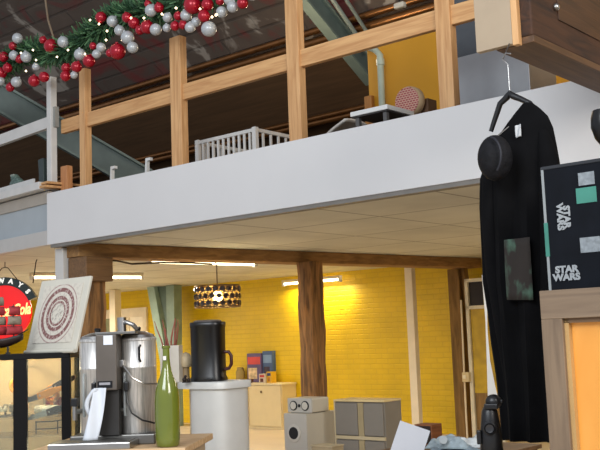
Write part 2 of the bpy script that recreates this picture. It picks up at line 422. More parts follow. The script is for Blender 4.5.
# table with white top seen from below
TQ = .30
c = S(pl(387, 104, TQ)); c2 = S(pl(350, 113, TQ)); zt = c.z
dd = .2
while True:
    p_ = L(c.x, TQ + dd, zt); v_ = p_ - EYE
    if 300 + FPX * v_.dot(cR) / v_.dot(cF) > 414 or dd > 1.4: break
    dd += .01
t = thing('white_table', 'white topped table on the loft seen from below near the ochre wall', 'table', L(c.x, TQ, 2.95), RB)
h = zt - 2.95; wd = c.x - c2.x
MB().box(-wd, 0, 0, dd, h - .04, h).build('table_top', WHITEPL, t, bevel=0.004)
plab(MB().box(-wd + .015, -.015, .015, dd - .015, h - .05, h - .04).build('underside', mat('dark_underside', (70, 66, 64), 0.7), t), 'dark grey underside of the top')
for (x, y) in ((-wd + .05, .05), (-.05, .05), (-wd + .05, dd - .05), (-.05, dd - .05)):
    MB().box(x - .018, x + .018, y - .018, y + .018, 0, h - .05).build('leg', mat('grey_leg', (90, 88, 86), 0.5), t)
# grey chair shell left of it
q = S(pl(326, 126, 0.4))
t = thing('grey_chair', 'low pale grey shell chair on the loft right of the third pine post', 'chair', L(q.x, 0.45, 2.95), RB)
h = q.z - 2.95
MB().grid(lambda a, b: Vector((-.20 + .36 * a, .02 + .34 * b, h - .02 + .08 * a * a - .06 * (2 * b - 1) ** 2 * .3 - .16 * (1 - a) ** 3)), 12, 8).build('shell', mat('pale_grey_shell', (196, 192, 184), 0.4), t, smooth=True, solid=0.02)
for (x, y) in ((-.12, .06), (.12, .06), (-.12, .32), (.12, .32)):
    MB().tube([(x, y, 0), (x * .7, .19 + (y - .19) * .7, h - .06)], .012, 8).build('leg', STEEL, t)
# round patterned cushion
CT = TQ + dd + .12
q = S(pl(407, 101, CT))
t = thing('round_cushion', 'round pink patterned cushion with beige rim behind the white loft table', 'cushion', L(q.x, CT, 2.95), RB)
Mr = Matrix.Rotation(math.radians(90), 4, 'X')
cz = q.z - 2.95
R_ = 0.135
MB().lathe([(R_ * .9, 0), (R_, .02), (R_, .08), (R_ * .9, .1)], (0, .1, cz), 28, M=Mr).build('rim', mat('beige_cloth', (196, 168, 130), 0.8), t, smooth=True)
PK = bricks('pink_weave', (170, 80, 78), (150, 66, 70), (206, 170, 150), .03, .02, .004, 'xz', 0.8, 0.2)
MB().lathe([(R_ * .5, -.016), (R_ * .9, -.006), (R_ * .92, .004)], (0, .0, cz), 28, M=Mr).build('cover', PK, t, smooth=True)
MB().box(-.14, .14, .12, .26, 0, cz + .02).build('stand', mat('brown_stand', (92, 66, 44), 0.7), t)
# grey metal cabinet
q0, q1 = S(pl(457, 90, 0.9)), S(pl(529, 70, 0.9))
t = thing('metal_cabinet', 'grey sheet metal cabinet on the loft right of the fourth pine post', 'cabinet', L(q0.x, 0.9, 2.95), RB)
w = q1.x - q0.x
GM = mat('grey_sheet_metal', (158, 160, 162), 0.4, 0.3, var=0.1, scale=3)
zj = S(pl(480, 52, 0.9)).z - 2.95
MB().box(0, w, 0, .5, 0, zj).build('body', GM, t, bevel=0.004)
plab(MB().box(0.0, w, 0.02, .5, zj + .004, zj + 0.7).build('upper_panel', mat('dark_grey_metal', (84, 88, 92), 0.35, 0.4), t), 'darker grey upper panel')
# device on pipe (white round detector)
p = at(400, 6, 10.5)
t = thing('smoke_detector', 'small off white detector under the roof above the pine handrail', 'detector', p, RB)
MB().box(-.07, .07, -.04, .04, -.03, .04).build('body', mat('offwhite_plastic', (190, 184, 168), 0.5), t, bevel=0.02)
MB().tube([(0, 0, .04), (-.05, .02, .2), (-.2, .1, .9), (-.3, .3, 2.0)], .008, 6).build('cable', BLACKPL, t)
# hanging cable at left
pts = [at(44, -12, 11.0), at(46, 5, 11.0), at(48, 20, 11.0), at(53, 36, 11.0), at(56, 60, 10.9)]
tag(MB().tube(pts, 0.012, 6).build('hanging_cable', mat('brown_cable', (130, 112, 90), 0.6), None, smooth=True), 'thin brown cable hanging from the roof down to the garland', 'cable')

# ------------------------------------------------------------------ garland
GT = 0.0
gp = [(-30, 96), (-12, 80), (6, 66), (22, 54), (38, 52), (55, 54), (72, 47), (86, 38), (98, 30), (112, 20), (126, 15), (142, 13), (158, 9), (176, 3), (194, -3), (214, -8), (236, -14), (262, -22)]
gw = [pl(x, y, 0.02) for x, y in gp]
def interp(pts, u):
    n = len(pts) - 1; i = min(int(u * n), n - 1); f = u * n - i
    p0, p1, p2, p3 = pts[max(i - 1, 0)], pts[i], pts[i + 1], pts[min(i + 2, n)]
    return 0.5 * ((2 * p1) + (p2 - p0) * f + (2 * p0 - 5 * p1 + 4 * p2 - p3) * f * f + (3 * p1 - p0 - 3 * p2 + p3) * f ** 3)
tg = thing('christmas_garland', 'green fir garland with baubles draped along the railing tops', 'garland', gw[8], RB)
m = MB(); m.tube([interp(gw, i / 60) for i in range(61)], 0.02, 6); m.build('stem', mat('brown_stem', (50, 40, 28), 0.8), tg, world=True)
rnd = random.Random(3)
needles = [MB(), MB()]
for i in range(9500):
    u = rnd.random(); c = interp(gw, u)
    d = Vector((rnd.gauss(0, 1), rnd.gauss(0, 1), rnd.gauss(0.1, 1))).normalized()
    base = c + d * rnd.uniform(0, .09); tip = c + d * rnd.uniform(.09, .19) + Vector((rnd.uniform(-.03, .03), rnd.uniform(-.03, .03), rnd.uniform(-.03, .03)))
    sd = (tip - base).cross(Vector((rnd.gauss(0, 1), rnd.gauss(0, 1), rnd.gauss(0, 1)))).normalized() * 0.013
    mm = needles[i % 2]
    mm.bm.faces.new([mm.bm.verts.new(base - sd), mm.bm.verts.new(base + sd), mm.bm.verts.new(tip + sd * .4), mm.bm.verts.new(tip - sd * .4)])
o = needles[0].build('needles', mat('fir_dark', (46, 84, 54), 0.7, var=0.3), tg, world=True); o['kind'] = 'stuff'
o = needles[1].build('needles', mat('fir_mid', (84, 122, 82), 0.7, var=0.3), tg, world=True); o['kind'] = 'stuff'
# fairy lights
tf = thing('fairy_lights', 'string of tiny warm fairy lights wound through the garland', 'lights', gw[6], RB)
wire = []
for i in range(90):
    c = interp(gw, i / 89); a = i * 1.3; wire.append(c + e2 * (-.13 * abs(math.cos(a)) - .01) + Vector((0, 0, .10 * math.sin(a))))
MB().tube(wire, 0.003, 4).build('wire', mat('green_wire', (30, 50, 34), 0.6), tf, world=True)
LB = emis('fairy_bulb', (255, 232, 190), 9)
fl = [(107, 31), (106, 40), (68, 50), (57, 57), (36, 60), (26, 71), (21, 53), (147, 23), (144, 18), (162, 14), (176, 8), (212, 17), (216, 15), (99, 24), (85, 54), (90, 20), (122, 40), (200, 9), (33, 50), (131, 18)]
for (x, y) in fl:
    MB().ball(pl(x, y, -0.16), 0.010, 8).build('light_bulb', LB, tf, world=True, smooth=True)
# baubles: (px, py, radius px, colour)
RED, SIL = 'red', 'silver'
bau = [(101, 17.5, 6, RED), (112.5, 21.3, 6, SIL), (127, 17.5, 5.5, RED), (134, 23, 6.2, RED), (147, 27, 7, RED), (119.5, 30.5, 5.5, SIL), (127.5, 37.5, 7, SIL),
       (117.5, 51.5, 8.5, RED), (101, 47.5, 5, SIL), (89, 61, 6.5, RED), (80, 54.5, 6.2, SIL), (76.5, 66.8, 5.8, RED), (66, 68, 5, RED), (65.5, 76, 5.5, RED),
       (51, 46, 7.4, RED), (63.3, 42, 6, SIL), (43, 40, 4, RED), (17.5, 38.3, 5.5, SIL), (13, 46, 4.5, RED), (26.2, 57, 5.8, SIL), (13.8, 55.5, 5, SIL), (3.8, 57, 5.5, RED),
       (7.5, 68, 5, RED), (1, 73, 6, RED), (16.3, 82, 5.5, SIL), (10, 87.5, 4.5, RED), (34, 81, 6, RED), (44, 77, 5.5, RED), (0, 81, 5, SIL), (19.5, 59, 4.5, RED),
       (96.5, 54, 4.6, SIL), (132.5, 47.5, 6, SIL), (74, 75, 3.8, SIL), (36, 67, 4, SIL),
       (151, 10.5, 6.5, SIL), (159, 7.5, 5.2, RED), (155.7, 29.5, 6.2, SIL), (166.8, 28, 4.4, SIL), (167.5, 17.5, 5, SIL), (175, 26, 5, RED), (183, 25, 4.6, RED),
       (178, 16, 4.6, RED), (186, 15.5, 6, SIL), (192.5, 5, 9.4, RED), (207.5, 4.5, 6.5, RED), (204, 16, 6.5, RED), (196, 22, 5, SIL), (190, 27.5, 5.5, SIL),
       (208.8, 29, 8, SIL), (221.8, 12, 6, SIL), (232.5, 7, 6, SIL), (229, 0, 5.5, SIL), (242.5, 3, 6, RED), (220, 1, 4.6, RED), (140, 30, 5, RED), (110, 53, 4.4, RED), (93, 46, 3.8, RED), (148, 4, 4, RED),
       (-8, 66, 5.5, SIL), (-10, 80, 5.5, RED), (252, -5, 6, SIL)]
BM = {RED: mat('red_bauble', (166, 12, 36), 0.25, 0.25, var=0.08, spec=0.6), SIL: mat('silver_bauble', (178, 182, 184), 0.33, 0.2, var=0.08)}
segs = [(-99, 40, 'left of the white post'), (40, 79, 'between the white post and the first pine post'), (79, 112, 'just right of the first pine post'),
        (112, 140, 'midway between the first and second pine posts'), (140, 170, 'just left of the second pine post'), (170, 199, 'around the top of the second pine post'), (199, 400, 'right of the second pine post')]
ords = ['', 'second ', 'third ', 'fourth ', 'fifth ', 'sixth ', 'seventh ', 'eighth ', 'ninth ', 'tenth ', 'eleventh ']
proto = {}
for a_, b_, where in segs:
    for colr in (RED, SIL):
        grp = sorted([q for q in bau if a_ <= q[0] < b_ and q[3] == colr])
        for k, (x, y, r, _) in enumerate(grp):
            c = pl(x, y, -0.10 - 0.05 * rnd.random()); rad = r * c.y / FPX
            if colr not in proto:
                m = MB(); m.ball((0, 0, 0), 1.0, 24); m.lathe([(.2, .97), (.2, 1.12), (.12, 1.14)], (0, 0, 0), 10)
                o = m.build('bauble', BM[colr], None, smooth=True); proto[colr] = o
            else:
                o = proto[colr].copy(); COL.objects.link(o)
            o.location = c; o.scale = (rad, rad, rad); o.rotation_euler = (rnd.uniform(-.5, .5), rnd.uniform(-.5, .5), rnd.uniform(0, 6))
            side = ('%sfrom the left' % (ords[k] if k else 'first ')) if len(grp) > 1 else 'only one'
            tag(o, '%s%s bauble from left, %s' % (ords[k] if k else 'first ', colr, where) if len(grp) > 1 else 'only %s bauble %s' % (colr, where), 'bauble', '%s baubles on the garland' % colr)

# ------------------------------------------------------------------ timber under the loft
def tpost(name, label, s, t_, w, d, z0, z1, m, rough_=0.011):
    th = thing(name, label, 'post', L(s, t_, 0), RB)
    mb = MB(); n = 14; rr = random.Random(int(s * 100))
    rings = []
    for i in range(n + 1):
        z = z0 + (z1 - z0) * i / n
        j = [(-w / 2, -d / 2), (0, -d / 2 - .01), (w / 2, -d / 2), (w / 2, d / 2), (-w / 2, d / 2)]
        rings.append([mb.bm.verts.new((x + rr.uniform(-rough_, rough_), y + rr.uniform(-rough_, rough_), z)) for x, y in j])
    for i in range(n):
        for k in range(5): mb.bm.faces.new((rings[i][k], rings[i][(k + 1) % 5], rings[i + 1][(k + 1) % 5], rings[i + 1][k]))
    mb.bm.faces.new(rings[0][::-1]); mb.bm.faces.new(rings[-1])
    mb.build('shaft', m, th, bevel=0.012)
    return th
bs = lambda t_: 0.20 + (1.08) * (t_ - 0.2) / 6.4
tb = thing('ceiling_beam', 'long brown timber beam running under the ceiling to the yellow wall', 'beam', L(bs(0.2), 0.2, 2.55), RB)
MB().hexa([Vector(q) for q in [(-.16, -.05, 0), (.16, -.05, 0), (bs(6.8) - bs(.2) + .16, 6.6, 0), (bs(6.8) - bs(.2) - .16, 6.6, 0), (-.16, -.05, .148), (.16, -.05, .148), (bs(6.8) - bs(.2) + .16, 6.6, .148), (bs(6.8) - bs(.2) - .16, 6.6, .148)]]).build('timber', OLDWOODY, tb, bevel=0.01)
tp = tpost('timber_post', 'weathered timber post carrying the beam at the left corner of the loft', 0.30, 0.34, 0.25, 0.24, 0, 2.55, OLDWOOD)
plab(MB().box(-.13, .19, -.19, .17, 2.28, 2.545).build('beam_end', wood('beam_end_wood', (104, 76, 48), (128, 94, 60), 'y'), tp, bevel=.01), 'paler squared timber block at the top')
q = S(onz(309.5, 262, 2.55))
tpost('timber_post', 'rough orange brown timber post in the middle under the ceiling beam', q.x, q.y, 0.24, 0.24, 0, 2.55, OLDWOOD)
tw = thing('white_post', 'white boxed post under the left corner of the loft beside the dark timber', 'post', L(0.06, 0.2, 0), RB)
MB().box(-.06, .09, -.10, .10, 0, 2.66).build('casing', WHITEWOOD, tw, bevel=0.006)
MB().box(-.08, .105, -.115, .115, 0, .12).build('plinth', WHITEWOOD, tw, bevel=0.004)
q = S(at(413, 335, 14.3))
t = thing('cream_post', 'slim cream post in front of the yellow wall right of the timber post', 'post', L(q.x, q.y, 0), RB)
MB().box(-.065, .065, -.05, .05, 0, 2.69).build('shaft', CREAM, t, bevel=0.006)
MB().box(-.09, .09, -.11, .11, 0, .06).build('foot', CREAM, t, bevel=0.004)
q = S(onz(115, 290, 2.69))
t = thing('cream_post', 'slim cream post in front of the window above the coffee urns', 'post', L(q.x, min(q.y, TW - .2), 0), RB)
MB().box(-.09, .09, -.08, .08, 0, 2.69).build('shaft', CREAM, t, bevel=0.006)
MB().box(-.11, .11, -.10, .10, 0, .06).build('foot', CREAM, t, bevel=0.004)
# steel column with flared flange
t = thing('steel_column', 'pale green flared steel column against the yellow wall behind the counter', 'column', L(S(at(165, 300, 19.2)).x, 6.3, 0), RB)
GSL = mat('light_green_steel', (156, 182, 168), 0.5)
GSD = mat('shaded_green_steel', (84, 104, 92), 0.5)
def cpl(px, py, z=None):
    q_ = pl(px, py, 6.3)
    if z is not None: q_.z = z
    return q_
def fl0(px): q_ = cpl(px, 362); return Vector((q_.x, q_.y, 0))
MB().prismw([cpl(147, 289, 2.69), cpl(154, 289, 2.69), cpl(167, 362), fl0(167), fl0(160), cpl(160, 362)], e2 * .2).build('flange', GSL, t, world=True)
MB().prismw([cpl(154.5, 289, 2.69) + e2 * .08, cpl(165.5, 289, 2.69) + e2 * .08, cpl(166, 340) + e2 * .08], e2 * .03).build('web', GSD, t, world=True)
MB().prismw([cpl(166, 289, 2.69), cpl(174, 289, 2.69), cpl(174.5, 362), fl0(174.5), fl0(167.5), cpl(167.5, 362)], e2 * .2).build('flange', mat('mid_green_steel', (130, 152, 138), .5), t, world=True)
# window in the back wall
fr = CREAM
def wp(px, py, t_=TW - .04): return S(pl(px, py, t_))
xl, xr = wp(60, 325).x, wp(147, 325).x
zt, zh = wp(120, 309).z, wp(120, 318).z
w1 = MB(); w1.box(xl, xr, TW - .06, TW - .002, zh, zt)
w1.box(xr - .12, xr, TW - .06, TW - .002, 0.9, zh); w1.box(xl, xl + .12, TW - .06, TW - .002, 0.9, zh); w1.box(xl, xr, TW - .08, TW - .002, .82, .9)
xm = wp(128, 330).x
w1.box(xm - .06, xm + .05, TW - .055, TW - .002, 0.9, zh)
o = w1.build('window_1', fr, None, loc=A0, rotz=RB, bevel=.006); o['kind'] = 'structure'
MB().box(xl + .12, xm - .06, TW - .03, TW - .01, 0.9, zh).build('pane', mat('green_grey_pane', (138, 142, 112), 0.15, var=0.25, scale=3), o)
plab(MB().box(xm + .05, xr - .12, TW - .03, TW - .01, 0.9, zh).build('pane', mat('bright_pane', (226, 214, 186), 0.2, var=0.1, emit=(226, 206, 170), estr=0.25), o), 'bright pane')
# right hand end of the beam: brown post, brace and window
q = S(at(459, 340, 14.6))
th = thing('timber_post', 'brown timber post with a slanting brace at the right end of the beam', 'post', L(q.x, q.y, 0), RB)
DW = wood('brown_timber', (112, 84, 44), (146, 112, 62), 'z', 2.2, .8, .5, 9)
MB().box(-.07, .13, -.12, .12, 0, 2.545).build('shaft', DW, th, bevel=0.01)
a, b = at(463, 268, 14.5), at(480, 372, 14.3)
MB().beam(a, b, .09, .1).build('brace', DW, th, world=True, bevel=.006)
for k, (px0, px1, lab) in enumerate(((461, 466, 'thin cream conduit on the brown post, nearer the yellow wall'), (467.5, 472, 'thin cream conduit right of the brown post under the small black window'))):
    a = at(px0, 300, 14.2); b = at(px1, 412, 14.2)
    tt = thing('conduit', lab, 'conduit', (b.x, b.y, 0), RB, 'cream conduits beside the brown post')
    MB().tube([a, a.lerp(b, .5), b, Vector((b.x, b.y, 0.02))], .014, 8).build('tube', CREAM, tt, world=True, smooth=True)
    p = a.lerp(b, .68)
    MB().ball(p, .024, 8).build('clip', CREAM, tt, world=True, smooth=True)
p = at(466, 377, 14.05)
t = thing('junction_box', 'cream switch box on the conduits beside the brown post', 'box', p, RB)
MB().box(-.04, .08, -.05, .04, -.07, .07).build('body', mat('cream_plastic', (206, 186, 140), 0.5), t, bevel=.01)
MB().box(-.02, .03, -.06, -.05, -.02, .03).build('switch', mat('switch_plastic', (230, 220, 190), 0.4), t)
q0, q1 = wp(466, 290, 6.2), wp(497, 290, 6.2)
zA, zB, zC = wp(468, 279, 6.2).z, wp(468, 306, 6.2).z, wp(470, 350, 6.2).z
w2 = MB(); x0, x1 = q0.x, q1.x
for (a0, a1, b0, b1) in ((x0, x1, zA - .05, zA), (x0, x1, zB - .05, zB), (x0, x0 + .05, 0, zA), (x1 - .05, x1, 0, zA)):
    w2.box(a0, a1, 6.16, 6.24, b0, b1)
o = w2.build('door_1', mat('cream_door_frame', (214, 204, 176), 0.5), None, loc=A0, rotz=RB); o['kind'] = 'structure'
plab(MB().box(x0 + .06, x1 - .06, 6.19, 6.22, zB, zA - .05).build('pane', mat('dark_pane', (26, 16, 14), 0.6), o), 'dark upper pane')
MB().box(x0 + .06, x1 - .06, 6.19, 6.22, .7, zB - .04).build('pane', mat('olive_pane', (190, 156, 30), 0.5, var=.2), o)
MB().box(x0 + .06, x1 - .06, 6.19, 6.22, 0, 0.7).build('panel', DW, o)

# ------------------------------------------------------------------ lights and lamps
TUBE = emis('tube_glow', (255, 236, 196), 7.0)
def fixture(a, b, lab, r=.02, drop=.0):
    a, b = Vector(a), Vector(b); mid = (a + b) / 2
    t = thing('ceiling_tube_light', lab, 'light', mid, math.atan2((b - a).y, (b - a).x), 'fluorescent tube lights')
    ln = (b - a).length / 2
    MB().box(-ln, ln, -.04, .04, .0, .045).build('housing', mat('lamp_housing', (226, 214, 186), 0.5), t, bevel=.005)
    MB().tube([(-ln + .03, 0, -.022), (0, 0, -.022), (ln - .03, 0, -.022)], r, 10).build('tube', TUBE, t, smooth=True)
    for x in (-ln + .02, ln - .02): MB().box(x - .02, x + .02, -.03, .03, -.06, .0).build('socket', WHITEPL, t)
    return t, mid, ln
def area(name, loc, sx, sy, power, col, rot=(0, 0, 0), spread=None):
    ld = bpy.data.lights.new(name, 'AREA'); ld.shape = 'RECTANGLE'; ld.size = sx; ld.size_y = sy; ld.energy = power; ld.color = col
    lo = bpy.data.objects.new(name, ld); COL.objects.link(lo); lo.location = loc; lo.rotation_euler = rot
    if spread: ld.spread = spread
    return lo
def point(name, loc, power, col, r=.05):
    ld = bpy.data.lights.new(name, 'POINT'); ld.energy = power; ld.color = col; ld.shadow_soft_size = r
    lo = bpy.data.objects.new(name, ld); COL.objects.link(lo); lo.location = loc; return lo
WARM = (1.0, 0.89, 0.70)
a, b = onz(148, 260, 2.65), onz(256, 263, 2.65)
fixture(a, b, 'bright fluorescent tube on the ceiling above the hanging crystal lamp')
a2, b2 = onz(30, 276, 2.65), onz(143, 276, 2.65)
fixture(a2, b2, 'fluorescent tube on the ceiling behind the left timber post')
a3, b3 = pl(283, 283, 6.72), pl(341, 278, 6.72)
t3, mid3, ln3 = fixture(a3, b3, 'tube light batten on the yellow wall behind the middle timber post')

# pendant
pc = at(217.5, 296.5, 11.5)
tp_ = thing('pendant_lamp', 'drum pendant lamp with dark crystals hanging under the beam, lit', 'lamp', (pc.x, pc.y, pc.z), 0)
Rd, hd = 0.272, 0.125
cable = [Vector((0, 0, .0)), Vector((0, 0, .2)), Vector((.0, 0, .38)), Vector((-.03, 0, .44)), Vector((-.12, -.02, .47))]
MB().tube(cable, .008, 6).build('cord', mat('pendant_cord', (96, 74, 48), .6), tp_)
CH = mat('bronze_frame', (120, 96, 66), 0.3, 0.8)
for z in (-hd, 0, hd):
    MB().tube([(Rd * math.cos(2 * PI * k / 40), Rd * math.sin(2 * PI * k / 40), z) for k in range(41)], .010, 6, False).build('ring', CH, tp_, smooth=True)
SHD = glass('lamp_shade_film', (246, 226, 180), .22, .4)
mm_ = MB(); ns = 40
vv = [[mm_.bm.verts.new((Rd * .93 * math.cos(2 * PI * k / ns), Rd * .93 * math.sin(2 * PI * k / ns), z)) for k in range(ns)] for z in (-hd, hd)]
for k in range(ns): mm_.bm.faces.new((vv[0][k], vv[0][(k + 1) % ns], vv[1][(k + 1) % ns], vv[1][k]))
plab(mm_.build('shade', SHD, tp_, smooth=True), 'translucent cream shade')
for row in range(3):
    m = MB()
    for k in range(20):
        a_ = 2 * PI * (k + .5 * (row % 2)) / 20; z = -hd + hd * 2 * (row + .5) / 3
        M_ = Matrix.Translation((Rd * math.cos(a_), Rd * math.sin(a_), z)) @ Matrix.Rotation(a_, 4, 'Z') @ Matrix.Rotation(PI / 2, 4, 'Y')
        m.lathe([(.018, -.014), (.035, -.004), (.035, .004), (.018, .014)], (0, 0, 0), 8, M=M_)
    o = m.build('crystal_band', mat('dark_crystal', (58, 44, 42), 0.08, 0.0, var=.3, spec=.9), tp_); o['kind'] = 'stuff'
for k in range(3):
    a_ = 2 * PI * k / 3; MB().tube([(0, 0, hd), (Rd * math.cos(a_), Rd * math.sin(a_), hd)], .006, 6).build('spoke', CH, tp_)
MB().ball((0, -.0, -.0), .06, 14).build('light_bulb', emis('pendant_bulb', (255, 232, 176), 60), tp_, smooth=True)
MB().tube([(0, 0, .03), (0, 0, .13)], .02, 8).build('socket', CH, tp_, smooth=True)
point('pendant_light', pc + Vector((0, 0, .02)), 14, WARM, .05)
pts = [at(97, 259, 10.3), at(118, 261, 10.5), at(132, 264, 10.7), at(160, 262.5, 11.0), at(190, 263, 11.3), at(212, 264, 11.46)]
tag(MB().tube(pts, .011, 6).build('swag_cable', mat('dark_cable', (58, 44, 30), .6), None, smooth=True), 'dark swag cable strung along the beam to the crystal lamp', 'cable')

# ------------------------------------------------------------------ neon sign
sc = pl(5, 312, 0.75); k_ = sc.y / FPX
ts = thing('neon_sign', 'round red lit advertising sign with green arc band hanging at far left', 'sign', sc, 0)
Rm = 27 * k_; Ro = 34.5 * k_
Mx = Matrix.Rotation(math.radians(90), 4, 'X')
MB().lathe([(Rm * .97, -.03), (Rm, -.02), (Rm, .02), (Rm * .97, .03)], (0, 0, 0), 48, M=Mx).build('disc', mat('sign_red', (226, 16, 18), 0.3, emit=(235, 14, 14), estr=0.55), ts, smooth=True)
arc = [(Rm * 1.01, 0)]
poly = []
for k in range(25):
    a_ = math.radians(155 - 130 * k / 24 ); poly.append((Ro * math.cos(a_), Ro * math.sin(a_)))
for k in range(25):
    a_ = math.radians(25 + 130 * k / 24); poly.append((Rm * .96 * math.cos(a_), Rm * .96 * math.sin(a_)))
m = MB()
n = 24
for k in range(n):
    a0_, a1_ = math.radians(153 - 130 * k / n), math.radians(153 - 130 * (k + 1) / n)
    p = [(Rm * .98 * math.cos(a0_), Rm * .98 * math.sin(a0_)), (Rm * .98 * math.cos(a1_), Rm * .98 * math.sin(a1_)), (Ro * math.cos(a1_), Ro * math.sin(a1_)), (Ro * math.cos(a0_), Ro * math.sin(a0_))]
    m.hexa([(x, -.045, z) for x, z in p] + [(x, .03, z) for x, z in p])
bmesh.ops.remove_doubles(m.bm, verts=m.bm.verts, dist=1e-5)
m.build('arc_band', mat('sign_green', (22, 44, 40), 0.3), ts)
PALE = emis('letter_white', (230, 232, 226), 0.8)
for k, chh in enumerate('ALWAYS'):
    a_ = math.radians(86 + 47 - 18.8 * k)
    rr = (Rm + Ro) / 2
    text_obj('letter', chh, .085, PALE, ts, (rr * math.cos(a_), -.052, rr * math.sin(a_) - 0.0), (PI / 2, PI / 2 - a_ if False else -(a_ - PI / 2), 0), bold=.004)
SCR = emis('script_glow', (255, 190, 120), 1.6)
text_obj('script', 'Coca-Cola', .20, SCR, ts, (.075, -.045, .01), (PI / 2, -math.radians(4), 0), bold=.005, shear=.35, extrude=.006, sx=.60)
sgw = mat('sign_wire', (60, 52, 44), .5)
for (x, zx) in ((-.2, Ro * .86), (.2, Ro * .86)):
    MB().tube([(x, 0, Ro * .8), (x * .2, 0, Ro + .12), (0, 0, Ro + .13)], .006, 6).build('hanger', sgw, ts)
MB().tube([(0, 0, Ro + .13), (0, 0, 2.70 - sc.z)], .006, 6).build('hanger', sgw, ts)
pts = [pl(33, 283, .9), pl(36, 262, .9), pl(40, 250, .9)]
tag(MB().tube(pts, .008, 6).build('ceiling_cable', sgw, None), 'thin dark cable dropping from the ceiling right of the red sign', 'cable')

# ------------------------------------------------------------------ display case
cb = at(70, 352, 5.9)
CZ = cb.z
W_, D_ = 0.86, 0.42
RC = math.radians(4)
tc_ = thing('display_case', 'black framed glass display case with lit interior at lower left', 'display case', (cb.x, cb.y, 0), RC)
BF = mat('black_frame', (10, 9, 9), 0.6, spec=.2)
MB().box(-W_, 0, 0, D_, CZ - .035, CZ).build('top', BF, tc_, bevel=.003)
MB().box(-W_, 0, 0, D_, 0.0, .55).build('base', BF, tc_, bevel=.003)
for (x0, x1) in ((-.055, 0), (-.345, -.262), (-W_, -W_ + .055)):
    MB().box(x0, x1, 0, .035, .55, CZ - .035).build('stile', BF, tc_, bevel=.002)
for x0 in (-.04, -W_):
    MB().box(x0, x0 + .04, D_ - .035, D_, .55, CZ - .035).build('stile', BF, tc_, bevel=.002)
plab(MB().box(-W_ + .04, -.04, D_ - .02, D_ - .008, .55, CZ - .035).build('back_panel', mat('case_back', (204, 178, 140), .6), tc_), 'cream back panel')
GLS = glass('case_glass', (240, 244, 238), .08)
MB().box(-.262, -.055, .012, .018, .55, CZ - .035).build('pane', GLS, tc_)
MB().box(-W_ + .055, -.345, .012, .018, .55, CZ - .035).build('pane', GLS, tc_)
MB().box(-.016, -.010, .035, D_ - .035, .55, CZ - .035).build('pane', GLS, tc_)
sz = [CZ - .385, CZ - .50, CZ - .70]
SHG = glass('shelf_glass', (244, 240, 230), .12)
for z in sz[:2]: MB().box(-W_ + .05, -.06, .04, D_ - .03, z - .008, z).build('shelf', SHG, tc_)
point('case_light', tc_.location + Vector((-.48, .10, CZ - .09)), 5.5, (1, .78, .48), .03)
point('case_light', tc_.location + Vector((-.2, .08, CZ - .56)), 1.6, (1, .80, .52), .03)  # extra light added low in the case to warm its lower part
point('case_light', tc_.location + Vector((-.16, .10, CZ - .07)), 3.0, (1, .78, .48), .03)
def inc(x, y, z): return tc_.location + Vector((x, y, z))
ts_ = thing('spot_bulb', 'small glowing spot lamp inside the display case behind the left pane', 'lamp', inc(-.375, .16, CZ - .14), 0)
MB().ball((0, 0, 0), .02, 12).build('light_bulb', emis('case_bulb', (255, 230, 180), 12), ts_, smooth=True)
MB().tube([(0, .02, .01), (0, .10, .05), (0, .235, .05)], .008, 6).build('arm', BLACKPL, ts_)
# knives and tools on the shelf
ORG = mat('orange_handle', (214, 138, 44), .4); DKB = mat('dark_handle', (36, 18, 12), .4)
def knife(lab, loc, ang, tilt, hm, ln=.13):
    t = thing('folding_knife', lab, 'knife', loc, ang, 'knives in the display case')
    M = Matrix.Rotation(-tilt, 4, 'Y')
    MB().prism([(0, -.012), (ln * .5, -.016), (ln, -.010), (ln + .006, .006), (ln * .5, .014), (0, .012)], -.008, .008, M).build('handle', hm, t, bevel=.003)
    MB().prism([(0, -.010), (0, .010), (-.06, .010), (-.10, 0.0), (-.06, -.009)], -.002, .002, M).build('blade', STEEL, t)
    MB().ball(M @ Vector((.012, -.009, 0)), .004, 8).build('rivet', STEEL, t)
    t.scale = (1.45, 1.3, 1.7)
    return t
zs = sz[0]
def stand(lab, x, y, h):
    t = thing('knife_stand', lab, 'stand', inc(x, y, zs), 0, 'clear stands in the display case')
    MB().box(-.04, .04, -.02, .02, 0, .006).build('foot', SHG, t)
    MB().box(-.008, .008, -.008, .008, .006, h).build('stem', SHG, t)
stand('clear stand under the dark handled knife in the case', -.135, .15, .145)
stand('clear stand under the orange handled knife in the case', -.19, .12, .105)
knife('knife with a long dark handle raised on a stand inside the right pane', inc(-.145, .15, zs + .165), 0, math.radians(22), DKB, .10)
knife('knife with an orange handle raised on a stand inside the right pane', inc(-.235, .12, zs + .115), 0, math.radians(16), ORG, .11)
t = thing('leather_loop', 'orange leather loop upright on the shelf behind the right pane', 'strap', inc(-.165, .2, zs), 0)
MB().tube([(.035 * math.cos(a_ * PI / 12), 0, .125 + .045 * math.sin(a_ * PI / 12)) for a_ in range(25)], .014, 8, False).build('loop', ORG, t, smooth=True)
MB().box(-.01, .01, -.01, .01, 0, .085).build('tail', ORG, t)
t = thing('leather_loop', 'orange leather loop upright on the shelf behind the left pane', 'strap', inc(-.40, .2, zs), 0)
MB().tube([(.025 * math.cos(a_ * PI / 12), 0, .185 + .035 * math.sin(a_ * PI / 12)) for a_ in range(25)], .014, 8, False).build('loop', ORG, t, smooth=True)
MB().box(-.01, .01, -.01, .01, 0, .155).build('tail', ORG, t)
t = thing('red_box', 'small red box on the shelf inside the right pane', 'box', inc(-.17, .25, zs), 0)
MB().box(-.045, .045, -.03, .03, 0, .085).build('body', mat('red_card', (176, 52, 34), .5), t, bevel=.004)
MB().box(-.047, .047, -.032, .032, .085, .10).build('lid', mat('red_card_lid', (200, 84, 60), .5), t, bevel=.003)
